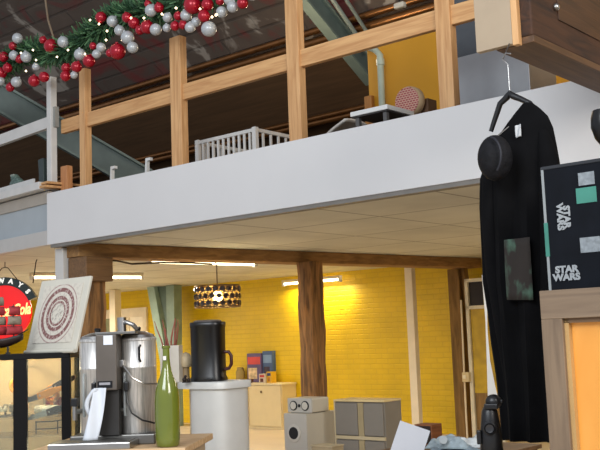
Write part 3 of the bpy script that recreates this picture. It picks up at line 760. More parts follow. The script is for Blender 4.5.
for (x, y, lab) in ((-.215, .17, 'left'), (-.15, .10, 'right')):
    t = thing('white_cloth_roll', '%s of two white rolled cloths on the shelf in the case' % lab, 'cloth', inc(x, y, zs), 0, 'white cloth rolls in the display case')
    MB().lathe([(.022, -.05), (.030, -.045), (.030, .045), (.022, .05)], (0, 0, .03), 14, M=Matrix.Rotation(PI / 2, 4, 'Y')).build('roll', mat('white_cloth', (220, 214, 200), .8), t, smooth=True)
    MB().tube([(-.052, .018 * math.cos(k * .7), .03 + .018 * math.sin(k * .7)) for k in range(10)], .002, 5).build('fold', mat('grey_fold', (170, 164, 150), .8), t)
knife('dark knife lying in front on the shelf edge inside the right pane', inc(-.16, .055, zs + .018), 0, math.radians(14), DKB, .09)
for k, (x, y, c_) in enumerate(((-.42, .09, (150, 140, 120)), (-.38, .13, (190, 176, 150)), (-.47, .12, (110, 84, 60)), (-.40, .20, (170, 130, 90)), (-.44, .06, (210, 200, 180)))):
    lab = ['grey brooch bundle in front on the shelf behind the left pane', 'pale brooch bundle nearest the black stile behind the left pane', 'brown brooch bundle farthest left on the case shelf', 'tan brooch bundle at the back of the shelf behind the left pane', 'ivory brooch bundle foremost on the shelf behind the left pane'][k]
    t = thing('brooch_bundle', lab, 'jewellery', inc(x, y, zs), 0, 'brooch bundles on the case shelf')
    mb = MB(); r3 = random.Random(k)
    for j in range(9): mb.ball((r3.uniform(-.03, .03), r3.uniform(-.02, .02), .012 + r3.uniform(0, .06)), r3.uniform(.008, .016), 8)
    mb.build('beads', mat('bead_%d' % k, c_, .3, .4), t, smooth=True)
    MB().box(-.04, .04, -.025, .025, 0, .008).build('card', mat('jewel_card', (90, 76, 60), .7), t)
t = thing('wire_rack', 'thin dark wire rack on the lower shelf of the display case', 'rack', inc(-.17, .12, sz[1]), 0)
for z in (.03, .075): MB().tube([(-.08, 0, z), (.03, 0, z), (.085, 0, z + .006), (.09, 0, z - .02)], .004, 6).build('wire', BLACKPL, t)
for x in (-.075, .06): MB().tube([(x, 0, 0), (x, 0, .076)], .004, 6).build('upright', BLACKPL, t)

# picture board on the case
pb = at(49.5, 350, 6.0)
tpb = thing('print_board', 'pale board with round red brown print leaning back on the display case', 'picture', (pb.x, pb.y, CZ), RB)
Lm = Matrix.Rotation(-math.radians(15), 4, 'X')
bw, bh = .53, .485
BOARD = mat('board_cream', (200, 196, 182), .7, var=.05)
MB().box(-bw / 2, bw / 2, 0, .018, 0.0, bh, Lm).build('board', BOARD, tpb, bevel=.004)
MB().tube([Lm @ Vector((-bw / 2, -.004, .006)), Lm @ Vector((bw / 2, -.004, .006))], .012, 8).build('rolled_edge', BOARD, tpb, smooth=True)
MB().beam(Lm @ Vector((0, .02, bh * .62)), Vector((0, .22, .008)), .03, .012).build('strut', mat('strut_wood', (140, 104, 66), .7), tpb)
# ring print material
m, nt, b = newmat('ring_print')
tcn = nt.nodes.new('ShaderNodeTexCoord'); sp = nt.nodes.new('ShaderNodeSeparateXYZ'); nt.links.new(tcn.outputs['Object'], sp.inputs[0])
def mth(op, a, b2=None):
    n_ = nt.nodes.new('ShaderNodeMath'); n_.operation = op
    for i, v in enumerate((a, b2)):
        if v is None: continue
        if isinstance(v, (int, float)): n_.inputs[i].default_value = v
        else: nt.links.new(v, n_.inputs[i])
    return n_.outputs[0]
r2 = mth('SQRT', mth('ADD', mth('MULTIPLY', sp.outputs['X'], sp.outputs['X']), mth('MULTIPLY', sp.outputs['Z'], sp.outputs['Z'])))
ang = mth('ARCTAN2', sp.outputs['Z'], sp.outputs['X'])
rp = nt.nodes.new('ShaderNodeValToRGB'); rp.color_ramp.interpolation = 'CONSTANT'
nt.links.new(mth('MULTIPLY', r2, 4.5), rp.inputs['Fac'])
paper, ink = lin((204, 198, 184)), lin((124, 84, 80))
els = rp.color_ramp.elements
els[0].position = 0; els[0].color = paper; els[1].position = .30; els[1].color = ink
for p_, c_ in ((.37, paper), (.41, ink), (.52, paper), (.64, ink), (.76, paper), (.84, lin((160, 136, 128))), (.88, paper)):
    el = els.new(p_); el.color = c_
vo = nt.nodes.new('ShaderNodeTexNoise'); vo.inputs['Scale'].default_value = 46; vo.inputs['Detail'].default_value = 4
nt.links.new(tcn.outputs['Object'], vo.inputs['Vector'])
saw = mth('SINE', mth('MULTIPLY', ang, 34.0))
mask = mth('GREATER_THAN', mth('ADD', mth('MULTIPLY', saw, .07), vo.outputs['Fac']), 0.56)
mxn = nt.nodes.new('ShaderNodeMix'); mxn.data_type = 'RGBA'
rp2 = nt.nodes.new('ShaderNodeValToRGB'); rp2.color_ramp.interpolation = 'CONSTANT'
nt.links.new(mth('MULTIPLY', r2, 4.5), rp2.inputs['Fac'])
rp2.color_ramp.elements[0].color = lin((96, 84, 80)); rp2.color_ramp.elements[0].position = 0
rp2.color_ramp.elements[1].color = lin((206, 192, 182)); rp2.color_ramp.elements[1].position = .30
for p_, c_ in ((.52, lin((178, 160, 152))), (.64, lin((196, 180, 172))), (.88, lin((186, 178, 166)))):
    el = rp2.color_ramp.elements.new(p_); el.color = c_
nt.links.new(mth('MULTIPLY', mask, 0.55), mxn.inputs['Factor']); nt.links.new(rp.outputs['Color'], mxn.inputs['A']); nt.links.new(rp2.outputs['Color'], mxn.inputs['B'])
nt.links.new(mxn.outputs['Result'], b.inputs['Base Color']); b.inputs['Roughness'].default_value = .7
o = MB().box(-.205, .205, -.003, 0.0, -.19, .19).build('print', m, tpb)
o.location = Lm @ Vector((0, -.001, bh * .52)); o.rotation_euler = (-math.radians(15), 0, 0)
plab(o, 'square print of concentric red brown rings with lettering like marks')

# ship model
sp_ = at(-5, 350.5, 5.97)
tsh = thing('model_ship', 'small model sailing ship with red and grey sails on the display case', 'model ship', (sp_.x, sp_.y, CZ), RC)
HULL = mat('ship_hull', (36, 22, 18), .45)
def hull(a, b):
    x = -.17 + .34 * a; w = .045 * math.sin(PI * min(1, max(0, .08 + a * .84))) ** .6; ph = (b - .5) * PI
    zr = .095 + .03 * (2 * a - 1) ** 2
    return Vector((x, w * math.sin(ph), zr - (.055) * math.cos(ph) * (1 - .35 * abs(2 * a - 1) ** 3)))
MB().grid(hull, 18, 10).build('hull', HULL, tsh, smooth=True, solid=.004)
MB().grid(lambda a, b: Vector((-.16 + .32 * a, (b - .5) * .08 * math.sin(PI * (.08 + a * .84)) ** .6, .088)), 10, 2).build('deck', mat('ship_deck', (92, 60, 40), .6), tsh)
for x in (-.08, .08):
    MB().box(x - .008, x + .008, -.03, .03, 0.0, .012).box(x - .005, x + .005, -.012, .012, .012, .05).build('cradle', BLACKPL, tsh)
MB().tube([(.15, 0, .12), (.205, 0, .15)], [.005, .003], 6).build('bowsprit', HULL, tsh)
SR, SG = mat('sail_red', (160, 50, 56), .7, var=.25, scale=30), mat('sail_grey', (138, 128, 112), .7, var=.25, scale=30)
for (x, h) in ((-.10, .31), (.015, .37), (.115, .31)):
    mast = MB().tube([(x, 0, .085), (x, 0, h)], [.005, .003], 8).build('mast', HULL, tsh)
    z = .12; k = 0
    while z < h - .05:
        w = .062 * (1.15 - (z / h) * .65); hh = .055
        MB().tube([(x, -w, z + hh), (x, w, z + hh)], .003, 6).build('yard', HULL, mast)
        def sail(a, b, w=w, z=z, hh=hh, x=x): return Vector((x + .006 + .02 * math.sin(PI * b) * math.sin(PI * (.15 + .7 * a)), (2 * a - 1) * w * (1 - .08 * b), z + hh * b))
        s_ = MB().grid(sail, 8, 6)
        bmesh.ops.rotate(s_.bm, cent=Vector((x, 0, 0)), matrix=Matrix.Rotation(math.radians(-50), 3, 'Z'), verts=s_.bm.verts)
        s_.build('sail', SR if (k % 2 == 0) else SG, tsh, smooth=True, solid=.0015)
        z += hh + .006; k += 1
MB().ball((.015, 0, .375), .010, 10).build('mast_tip', emis('mast_tip_glow', (255, 214, 140), 1.6), tsh, smooth=True)  # small ball with its own glow added at the masthead

# ------------------------------------------------------------------ coffee machine on its counter
MZ = at(110, 447, 5.2).z
tct = thing('wooden_counter', 'light wooden counter under the coffee urns and the green bottle', 'counter', (at(110, 447, 5.2).x, 5.2, 0), math.radians(-6))
MB().box(-.42, .44, -.12, .60, MZ - .035, MZ).build('worktop', wood('counter_wood', (186, 152, 112), (210, 178, 138), 'x', 2), tct, bevel=.004)
MB().box(-.38, .40, -.06, .56, 0.0, MZ - .035).build('body', mat('counter_body', (176, 156, 130), .6), tct, bevel=.004)
mb_ = at(104, 443, 5.3)
RM = math.radians(-3)
tm = thing('coffee_machine', 'steel twin urn coffee machine standing on the wooden counter', 'coffee machine', (mb_.x, mb_.y + .08, MZ), RM)
pu = 5.3 / FPX
BRS = wood('brushed_steel_up', (178, 176, 172), (226, 223, 218), 'z', 6, .40, .02, 20)
BRS.node_tree.nodes['Principled BSDF'].inputs['Metallic'].default_value = .7
MB().box(-.18, .29, -.10, .14, 0, .055).build('base', STEELD, tm, bevel=.006)
MB().box(-.24, .20, -.30, -.10, 0, .035).build('drip_tray', STEEL, tm, bevel=.005)
MB().box(-.23, .19, -.29, -.11, .035, .039).build('drip_grid', STEELD, tm)
xc = .043
MB().box(xc - .05, xc + .06, -.13, -.055, .055, .30).build('column_foot', mat('dark_column', (58, 56, 54), .4, .5), tm, bevel=.004)
MB().box(xc - .055, xc + .06, -.17, -.055, .30, .60).build('column', mat('column_grey', (98, 91, 84), .4, .35), tm, bevel=.006)
MB().box(xc - .065, xc + .16, -.15, .10, .60, .615).build('column_top', STEELD, tm, bevel=.003)
plab(MB().box(xc - .01, xc + .040, -.174, -.170, .545, .595).build('sticker', mat('white_sticker', (214, 220, 228), .5), tm), 'white paper sticker')
MB().box(xc - .045, xc + .035, -.176, -.17, .315, .35).build('display', mat('display_black', (14, 14, 16), .2), tm)
MB().box(xc - .035, xc + .025, -.178, -.176, .33, .343).build('display_text_strip', mat('display_strip', (150, 150, 156), .4), tm)
def urn(x, y, zb, h, r, full=True):
    root = MB().lathe([(r * .95, zb), (r, zb + .01), (r, zb + h * .70), (r * 1.015, zb + h * .705), (r * 1.015, zb + h * .72), (r, zb + h * .725), (r, zb + h), (r * 1.04, zb + h + .004), (r * 1.04, zb + h + .014), (r * .98, zb + h + .02)], (x, y, 0), 40).build('urn', BRS, tm, smooth=True)
    MB().lathe([(r * .98, zb + h + .018), (r * .9, zb + h + .034), (r * .5, zb + h + .05), (.02, zb + h + .056)], (x, y, 0), 32).build('lid', STEEL, root, smooth=True)
    MB().lathe([(.014, zb + h + .05), (.02, zb + h + .075), (.012, zb + h + .08)], (x, y, 0), 12).build('lid_knob', BLACKPL, root, smooth=True)
    yf = y - r
    xt = x - r * .72; yt = y - r * .70
    MB().tube([(xt, yt + .01, zb + .13), (xt - .03, yt - .05, zb + .13)], .014, 10).build('tap', STEEL, root, smooth=True)
    MB().tube([(xt - .028, yt - .045, zb + .16), (xt - .028, yt - .045, zb + .085)], .013, 10).build('tap_spout', STEEL, root, smooth=True)
    MB().box(xt - .046, xt - .010, yt - .065, yt - .025, zb + .16, zb + .205).build('tap_lever', BLACKPL, root, bevel=.004)
    MB().tube([(x - r * .55, yf + .012, zb + .10), (x - r * .55, yf + .002, zb + .12), (x - r * .55, yf + .002, zb + h * .62), (x - r * .55, yf + .012, zb + h * .66)], .007, 8).build('sight_glass', glass('sight_glass', (220, 225, 225), .3), root, smooth=True)
    MB().tube([(x + r * .35, y - r * .93 - .002, zb + h * .78), (x + r * .35, y - r * .93 - .03, zb + h * .80), (x + r * .35, y - r * .93 - .03, zb + h * .93), (x + r * .35, y - r * .93 - .002, zb + h * .95)], .007, 8).build('handle', BLACKPL, root, smooth=True)
    return root
ra = .101
u1 = urn(-.054, .03, .055, .505, ra); u2 = urn(.178, .02, .055, .505, ra)
MB().tube([(.105, -.085, .44), (.13, -.12, .42), (.18, -.13, .36), (.24, -.11, .325), (.305, -.05, .32)], .006, 8).build('curved_rod', STEEL, tm, smooth=True)
MB().box(.095, .125, -.11, -.04, .42, .46).build('bracket', STEEL, tm, bevel=.004)
for (x, y) in ((-.045, -.085), (.135, -.085)):
    MB().box(x - .013, x + .013, y - .02, y + .01, .29, .34).build('plug', BLACKPL, tm, bevel=.006)
    MB().tube([(x, y, .29), (x + .005, y - .01, .23), (x + .03, y - .015, .17), (x + .09, y - .02, .13), (x + .15, y + .01, .11)] if x > 0 else [(x, y, .29), (x + .005, y - .01, .23), (x + .02, y - .005, .19)], .005, 8).build('power_cord', BLACKPL, tm, smooth=True)
MB().tube([(xc + .05, 0, .615), (xc + .05, 0, .695)], .026, 16).build('swivel', STEEL, tm, smooth=True)
MB().tube([(xc + .05, 0, .65), (xc + .08, -.02, .668), (xc + .12, -.02, .65), (.178, .0, .628)], .013, 10).build('swivel_pipe', STEEL, tm, smooth=True)
# paper towel
tpw = thing('paper_towel', 'strip of white paper towel hanging down the front of the coffee machine', 'paper', tm.location + Vector((0, 0, .04)), RM)
def towel(a, b):
    z = .005 + .27 * b; x = xc - .062 - .05 * (1 - b) + .025 * (1 - b) * b + .078 * a * (1 - .1 * b)
    return Vector((x, -.187 - .05 * (1 - b) - .012 * math.sin(PI * a * 1.4 + 3 * b), z))
MB().grid(towel, 8, 18).build('sheet', mat('paper_white', (208, 213, 220), .7, var=.03), tpw, smooth=True, solid=.002)
MB().grid(lambda a, b: Vector((xc - .07 + .03 * a - .045 * math.sin(PI * b), -.186 - .012 * math.sin(PI * a), .10 + .17 * b)), 4, 10).build('folded_edge', mat('paper_white', (208, 213, 220), .7), tpw, smooth=True, solid=.002)
# bottle
bb = at(168, 447, 5.12)
tbo = thing('green_bottle', 'tall glossy olive green bottle beside the coffee urns', 'bottle', (bb.x, bb.y, MZ), 0)
k = 5.12 / FPX
prof = [(9.5, 0), (11.2, 1.2), (12, 8), (12.3, 25), (12.2, 46), (11.4, 54), (9.2, 62), (6.0, 70), (4.2, 78), (3.5, 86), (3.3, 95), (4.3, 95.6), (4.3, 98), (3.2, 98.2)]
MB().lathe([(r * k, z * k) for r, z in prof], (0, 0, 0), 36).build('body', mat('olive_glaze', (106, 116, 40), .12, var=.06, coat=.6), tbo, smooth=True, flat_angle=60)
plab(MB().box(-.012, .004, -.030, -.026, 84 * k, 88 * k).build('tag', mat('tag_white', (230, 228, 220), .5), tbo), 'tiny white price tag')

# ------------------------------------------------------------------ white counter with thermos etc.
YC = 7.2
pc_ = at(217, 381, YC)
tw = thing('white_counter', 'white round fronted counter under the large black coffee maker', 'counter', (pc_.x, pc_.y, 0), RB)
k = YC / FPX
MB().lathe([(1, 0.0), (1, pc_.z - .05)], (0, .02, 0), 40, .19, .17, power=4).build('body', WHITEPL, tw, smooth=True)
dx = Matrix.Rotation(-RB, 4, 'Z') @ Vector((-9 * k, 0, 0))
MB().lathe([(1, pc_.z - .05), (1.0, pc_.z - .004), (.99, pc_.z)], (dx.x, .02, 0), 40, .26, .19, power=5).build('worktop', WHITEPL, tw, smooth=True)
plab(MB().box(-.34, -.17, .03, .17, 0, pc_.z - .05).build('side_panel', mat('beige_side', (206, 190, 162), .6), tw, bevel=.004), 'beige side panel')
def onC(px, py, Y=YC): p = at(px, py, Y); return Vector((p.x, p.y, pc_.z))
tk = thing('coffee_maker', 'large black coffee maker on the white counter', 'coffee maker', onC(209, 378, 7.25), math.radians(-12))
k = 7.25 / FPX
GB = mat('gloss_black', (12, 10, 11), .32, var=.1)
MB().lathe([(17.5, 0), (18, 2), (16.6, 5), (16.4, 30), (16.6, 52), (17.2, 54), (17.2, 57), (16.4, 58)], (0, 0, 0), 40, k, k * .85, power=3).build('body', GB, tk, smooth=True)
bpy.data.objects[tk.children[0].name].scale = (1, 1, 1)
m_ = tk.children[0].data
for v in m_.vertices: v.co.z *= k
RDH = mat('dark_red_handle', (64, 18, 20), .3)
MB().tube([(16 * k, 0, 28 * k), (21 * k, 0, 28 * k), (23.5 * k, 0, 24 * k), (23.5 * k, 0, 16 * k), (21 * k, 0, 12 * k), (16 * k, 0, 11 * k)], 1.7 * k, 10).build('handle', RDH, tk, smooth=True)
MB().box(-6 * k, 8 * k, -16.5 * k, -14 * k, 0, 3 * k).build('drip_lip', GB, tk, bevel=.004)
MB().lathe([(14 * k, 57 * k), (14 * k, 59 * k), (12 * k, 60 * k)], (0, 0, 0), 32).build('lid', mat('grey_lid', (92, 84, 78), .3), tk, smooth=True)
# white vase with twigs
tv = thing('white_vase', 'square white vase with dried pink twigs left of the black coffee maker', 'vase', onC(172, 378, 7.3), math.radians(-10))
k = 7.3 / FPX
va = MB()
w = 9.5 * k; hgt = 36 * k
va.box(-w, w, -.05, .05, 0, .01); va.box(-w, -w + .008, -.05, .05, .01, hgt); va.box(w - .008, w, -.05, .05, .01, hgt); va.box(-w + .008, w - .008, -.05, -.042, .01, hgt); va.box(-w + .008, w - .008, .042, .05, .01, hgt)
va.build('vessel', mat('vase_white', (214, 208, 196), .4), tv)
rr = random.Random(5); TWG = mat('pink_twig', (150, 84, 70), .7)
for j in range(9):
    x0 = rr.uniform(-.02, .03); pts = [Vector((x0, 0, .02))]; d = Vector((rr.uniform(-.10, .04), rr.uniform(-.05, .05), 1))
    for s_ in range(6):
        pts.append(pts[-1] + d * (.36 + .15 * hgt) / 6 * (1 + .15 * rr.random()) * (.9 if j % 2 else 1.05)); d += Vector((rr.uniform(-.14, .14), rr.uniform(-.1, .1), 0))
    tw_ = MB().tube(pts, [.008, .008, .008, .007, .006, .005, .003], 6).build('twig', TWG, tv, smooth=True)
    p0 = pts[3]; p1 = p0 + Vector((rr.uniform(-.06, .06), 0, .06)); MB().tube([p0, p1], [.003, .0015], 5).build('side_shoot', TWG, tw_)
# round cream lamp on counter
tl_ = thing('cream_mushroom', 'cream mushroom shaped ornament between the vase and the coffee maker', 'ornament', onC(186, 378, 7.35), 0)
k = 7.35 / FPX
MB().lathe([(6 * k, 14 * k), (7.5 * k, 17 * k), (7 * k, 23 * k), (4 * k, 27 * k), (.5 * k, 28.5 * k)], (0, 0, 0), 24).build('cap', mat('cream_glaze', (206, 186, 150), .5), tl_, smooth=True)
MB().lathe([(6 * k, 0), (5 * k, 1.5 * k), (3.6 * k, 5 * k), (3.6 * k, 15 * k)], (0, 0, 0), 20).build('stalk', mat('stalk_beige', (176, 150, 112), .6), tl_, smooth=True)
tf_ = thing('dark_figurine', 'tiny dark bronze figurine at the foot of the black coffee maker', 'figurine', onC(186.5, 380, 7.12), 0)
k = 7.12 / FPX
MB().box(-4 * k, 4 * k, -.02, .02, 0, 1.2 * k).ball((-2 * k, 0, 3 * k), 2.4 * k, 10).ball((2 * k, 0, 2.4 * k), 1.9 * k, 10).ball((-1.2 * k, 0, 6 * k), 1.6 * k, 10).build('body', mat('dark_bronze', (44, 34, 30), .4, .3), tf_, smooth=True)

# ------------------------------------------------------------------ back cabinet with boxes
q = S(at(281, 383.5, 16.9))
CBH = q.z
tcb = thing('cream_cabinet', 'cream floor cabinet with a hinged door against the yellow wall', 'cabinet', L(q.x, q.y, 0), RB)
CC = mat('cream_cabinet_paint', (222, 204, 160), .5, var=.03)
dpt = min(.6, TW - q.y - .02)
MB().box(-1.6, 0, 0.02, dpt, 0, CBH - .03).build('carcass', CC, tcb, bevel=.004)
MB().box(-1.62, .015, -.005, dpt, CBH - .03, CBH).build('worktop', mat('cabinet_top', (230, 216, 176), .4), tcb, bevel=.004)
for k in range(2):
    d_ = MB().box(-.78 - .8 * k, -.02 - .8 * k, 0.0, .02, .05, CBH - .04).build('door', CC, tcb, bevel=.004)
    MB().box(-.50 - .8 * k, -.46 - .8 * k, -.012, 0, CBH - .17, CBH - .13).build('knob', mat('cabinet_knob', (120, 100, 70), .4, .6), d_, bevel=.004)
def onB(px, t_): 
    p = S(pl(px, 378, t_)); return L(p.x, t_, CBH)
kk = 17.3 / FPX
def carton(lab, px0, px1, t_, hpx, c1, c2, c3, dz=0, tall=False):
    a = onB(px0, t_); b = onB(px1, t_); w = (b - a).length
    t = thing('carton', lab, 'box', a + Vector((0, 0, dz)), RB, 'cartons on the cream cabinet')
    h = hpx * kk
    MB().box(0, w, 0, .13, 0, h).build('body', mat('card_%d_%d_%d' % c1, c1, .5), t, bevel=.004)
    MB().box(.02, w - .02, -.003, .0, h * .62, h * .88).build('banner', mat('card_%d_%d_%d' % c2, c2, .5), t)
    MB().box(.03, w * .7, -.003, .0, h * .12, h * .5).build('picture_panel', mat('card_%d_%d_%d' % c3, c3, .5, var=.4, scale=14), t)
carton('red and blue printed carton standing on the cream cabinet', 247.5, 261.5, q.y + .30, 29, (96, 80, 124), (206, 70, 66), (214, 190, 150))
carton('taller blue carton behind the red one on the cream cabinet', 263, 273, q.y + .33, 31, (70, 96, 140), (120, 150, 190), (52, 40, 66))
carton('small white and red carton in front on the cream cabinet', 259, 265, q.y + .10, 9, (200, 190, 176), (190, 50, 44), (90, 40, 40))
carton('narrow yellow carton at the right end of the cabinet boxes', 266.5, 271.5, q.y + .14, 11, (214, 170, 40), (40, 60, 110), (180, 120, 40))
t = thing('glass_jar', 'squat glass jar left of the printed cartons on the cream cabinet', 'jar', onB(240.5, q.y + .3), RB)
MB().lathe([(.07, 0), (.085, .02), (.085, .2), (.06, .24)], (0, 0, 0), 20).build('vessel', glass('jar_glass', (200, 180, 120), .55), t, smooth=True)
MB().lathe([(.065, .24), (.065, .27), (.05, .28)], (0, 0, 0), 20).build('lid', mat('jar_lid', (170, 150, 100), .4, .5), t, smooth=True)
t = thing('brown_bowl', 'little dark red brown bowl in front of the cartons', 'bowl', onB(250, q.y + .12), RB)
MB().lathe([(.03, 0), (.06, .03), (.07, .07), (.064, .07), (.05, .03), (.01, .015)], (0, 0, 0), 20).build('vessel', mat('red_brown_glaze', (96, 42, 34), .3), t, smooth=True)
MB().lathe([(.034, 0), (.034, .008)], (0, 0, .0), 16).build('foot_ring', mat('dark_glaze', (50, 30, 26), .4), t)

# ------------------------------------------------------------------ speakers, storage and table things
YS = 9.0
qs = at(306, 414, YS)
SUBZ = qs.z; TBZ = 0.36
tt = thing('low_table', 'low wooden table under the loudspeakers', 'table', (qs.x, qs.y, 0), RB)
TW_ = wood('table_wood', (150, 112, 72), (176, 136, 92), 'x', 2)
MB().box(-.60, .05, -.06, .50, TBZ - .03, TBZ).build('table_top', TW_, tt, bevel=.004)
for (x, y) in ((-.55, -.02), (.0, -.02), (-.55, .45), (.0, .45)):
    MB().box(x - .025, x + .025, y - .025, y + .025, 0, TBZ - .03).build('leg', TW_, tt, bevel=.003)
tsu = thing('subwoofer', 'pale grey subwoofer box with a round port under the small speaker', 'speaker', (qs.x, qs.y, TBZ), RB)
SPK = mat('speaker_silver', (206, 198, 180), .45, var=.03)
SPF = mat('speaker_front_grey', (196, 190, 178), .45, var=.03)
hs = SUBZ - TBZ
wS = .28; dS = .44
MB().box(-wS, 0, .012, dS, 0, hs).build('cabinet', SPK, tsu, bevel=.006)
MB().box(-wS, 0, 0, .012, 0, hs).build('front_panel', SPF, tsu, bevel=.004)
Mp = Matrix.Rotation(PI / 2, 4, 'X')
zc = hs - 19 * YS / FPX
MB().lathe([(.070, -.005), (.082, -.002), (.082, .008), (.070, .010)], (-wS * .55, 0, zc), 32, M=Mp).build('port_ring', mat('port_rim', (206, 200, 188), .3), tsu, smooth=True)
MB().lathe([(.060, .0), (.056, .013)], (-wS * .55, 0, zc), 32, M=Mp).build('port', mat('port_black', (20, 18, 18), .6), tsu, smooth=True)
qc = at(314, 413, YS)
tcs = thing('centre_speaker', 'small silver speaker with two round drivers on top of the subwoofer', 'speaker', (qc.x - .02, qc.y + .04, SUBZ), RB)
wc, hc = .30, 14.5 * YS / FPX
MB().box(-wc, 0, .01, .26, .004, hc).build('cabinet', SPK, tcs, bevel=.012)
MB().box(-wc, 0, 0, .01, .004, hc).build('front_panel', SPF, tcs, bevel=.004)
for x in (-wc * .74, -wc * .26):
    d_ = MB().lathe([(.036, -.002), (.046, 0), (.046, .006), (.042, .008)], (x, 0, hc * .5), 28, M=Mp).build('driver', BLACKPL, tcs, smooth=True)
    MB().lathe([(.034, .006), (.036, .0105), (.012, .012)], (x, 0, hc * .5), 24, M=Mp).build('cone', mat('cone_pale', (214, 206, 190), .5), d_, smooth=True)
MB().lathe([(.014, 0), (.016, .006), (.008, .010)], (-wc * .5, 0, hc * .5), 18, M=Mp).build('tweeter', BLACKPL, tcs, smooth=True)
for x in (-wc + .03, -.03): MB().box(x - .015, x + .015, .03, .22, 0, .004).build('foot', BLACKPL, tcs)
# small beige box right of sub
qx = at(322, 447, 8.35)
tsb = thing('beige_carton', 'small beige box in front of the subwoofer at the picture edge', 'box', (qx.x, qx.y, 0), RB)
MB().box(-.12, .11, 0, .16, 0, qx.z).build('body', mat('beige_card', (178, 158, 124), .7), tsb, bevel=.004)
MB().box(-.125, .115, -.005, .165, qx.z, qx.z + .012).build('lid', mat('beige_card_lid', (196, 178, 142), .7), tsb, bevel=.003)
# storage unit
qq = at(383.5, 401, 8.6)
tst = thing('storage_unit', 'grey two door storage unit with beige frame right of the speakers', 'cabinet', (qq.x, qq.y, 0), RB)
FRM = mat('unit_beige', (198, 180, 142), .5, var=.04); GRY = mat('unit_grey', (132, 124, 112), .5, var=.05)
wU, dU, hU = .565, .27, qq.z
MB().box(-wU, 0, 0.015, dU, 0, hU - .012).build('carcass', GRY, tst, bevel=.003)
MB().box(-wU - .005, .005, -.005, dU, hU - .012, hU + .006).build('top', mat('unit_top', (222, 196, 140), .5), tst, bevel=.003)
rows = 3; rh = .335
for r_ in range(rows):
    z1 = hU - .02 - r_ * rh - .0; z0 = z1 - rh + .035
    z0 = max(z0, .02)
    MB().box(-wU, 0, .0, .016, z0 - .03, z0).build('rail', FRM, tst)
    for (x0, x1) in ((-wU + .012, -wU * .53), (-wU * .40, -.012)):
        MB().box(x0, x1, -.004, .015, z0 + .008, z1 - .008).build('door', GRY, tst, bevel=.003)
    MB().box(-wU * .53 + .006, -wU * .40 - .006, 0.0, .015, z0, z1).build('divider', mat('unit_divider', (166, 148, 110), .5), tst)
MB().box(-wU - .004, -wU + .010, -.002, .016, 0, hU - .012).build('stile', FRM, tst)
# display table on the right centre
YT = 6.6
pt = at(450, 455, YT)
tdt = thing('display_table', 'dark table under the folded blue cloths and wooden speaker', 'table', (pt.x, pt.y, 0), RB)
DT = wood('display_table_wood', (96, 70, 46), (120, 90, 62), 'x', 2)
DTZ = pt.z
MB().box(-.62, .28, -.75, .80, DTZ - .03, DTZ).build('table_top', DT, tdt, bevel=.004)
for (x, y) in ((-.57, -.7), (.23, -.7), (-.57, .75), (.23, .75)):
    MB().box(x - .025, x + .025, y - .025, y + .025, 0, DTZ - .03).build('leg', DT, tdt, bevel=.003)
# wooden cube speaker
pw = at(432, 446, 7.2)
twb = thing('wooden_speaker', 'small brown wooden box speaker with black front beside the white card', 'speaker', (pw.x, pw.y, DTZ), RB)
hW = at(432, 425, 7.2).z - DTZ
WB = wood('speaker_wood', (116, 66, 36), (146, 90, 52), 'y', 3)
MB().box(-.155, 0, .008, .15, 0, hW).build('cabinet', WB, twb, bevel=.004)
plab(MB().box(-.145, -.01, 0, .01, .01, hW - .01).build('grille', mat('grille_black', (40, 30, 26), .8), twb), 'dark front grille')
# white card
pcard = at(403, 468, 6.1)
tcard = thing('white_card', 'plain white sheet propped up tilted beside the storage unit', 'card', (pcard.x, pcard.y, DTZ), math.radians(-12))
k = 6.1 / FPX
Lc = Matrix.Rotation(-math.radians(12), 4, 'X') @ Matrix.Rotation(math.radians(20), 4, 'Y')
MB().box(-.095, .105, -.001, .001, -0.0, .235, Matrix.Translation((0, 0, .035)) @ Lc).build('sheet', mat('card_white', (214, 216, 222), .6, var=.02), tcard)
MB().box(-.05, .08, .03, .05, 0, .12).build('holder', BLACKPL, tcard)
# folded cloths
for k, (px, py, Y, w, d, c_, lab, h) in enumerate(((458, 452, 6.4, .40, .30, (134, 150, 160), 'large blue grey folded cloth at the bottom of the cloth pile', .05),
                                                  (452, 446, 6.5, .30, .24, (158, 172, 178), 'pale blue crumpled cloth on top of the folded cloth', .05),
                                                  (474, 446, 6.5, .20, .20, (200, 204, 204), 'white cloth with grey spots on top right of the pile', .045))):
    p = at(px, py, Y)
    z0 = DTZ if k == 0 else DTZ + .062
    t = thing('folded_cloth', lab, 'cloth', (p.x, p.y + .04, z0), RB * .6, 'cloths on the display table')
    r9 = random.Random(k + 20); ph = [r9.uniform(0, 6) for _ in range(6)]
    def cl(a, b, w=w, d=d, h=h, ph=ph):
        e_ = max(abs(2 * a - 1), abs(2 * b - 1)); ed = 1 - max(0, e_ - .75) / .25 * 1.0
        return Vector(((a - .5) * w, (b - .5) * d, max(.0, ed) * h + (.012 * math.sin(9 * a + ph[0] + 4 * b) + .010 * math.sin(14 * b + ph[1] - 5 * a) + .006 * math.sin(23 * a + ph[2])) * max(0, ed)))
    MB().grid(cl, 26, 20).build('top_layer', mat('cloth_%d' % k, c_, .85, var=.3, scale=22), t, smooth=True, solid=.003)
    MB().box(-w * .46, w * .46, -d * .46, d * .46, 0.0, .018).build('under_layer', mat('cloth_under_%d' % k, tuple(int(v * .8) for v in c_), .85), t, bevel=.008)
pr = at(443, 440, 6.42)
t = thing('round_disc', 'small pale round disc lying on the blue cloths', 'disc', (pr.x, pr.y, pr.z), 0)
MB().lathe([(.001, -.008), (.028, -.006), (.030, 0), (.028, .006), (.001, .008)], (0, 0, 0), 22, M=Matrix.Rotation(math.radians(70), 4, 'X')).build('disc', mat('disc_pale', (178, 186, 188), .4), t, smooth=True)
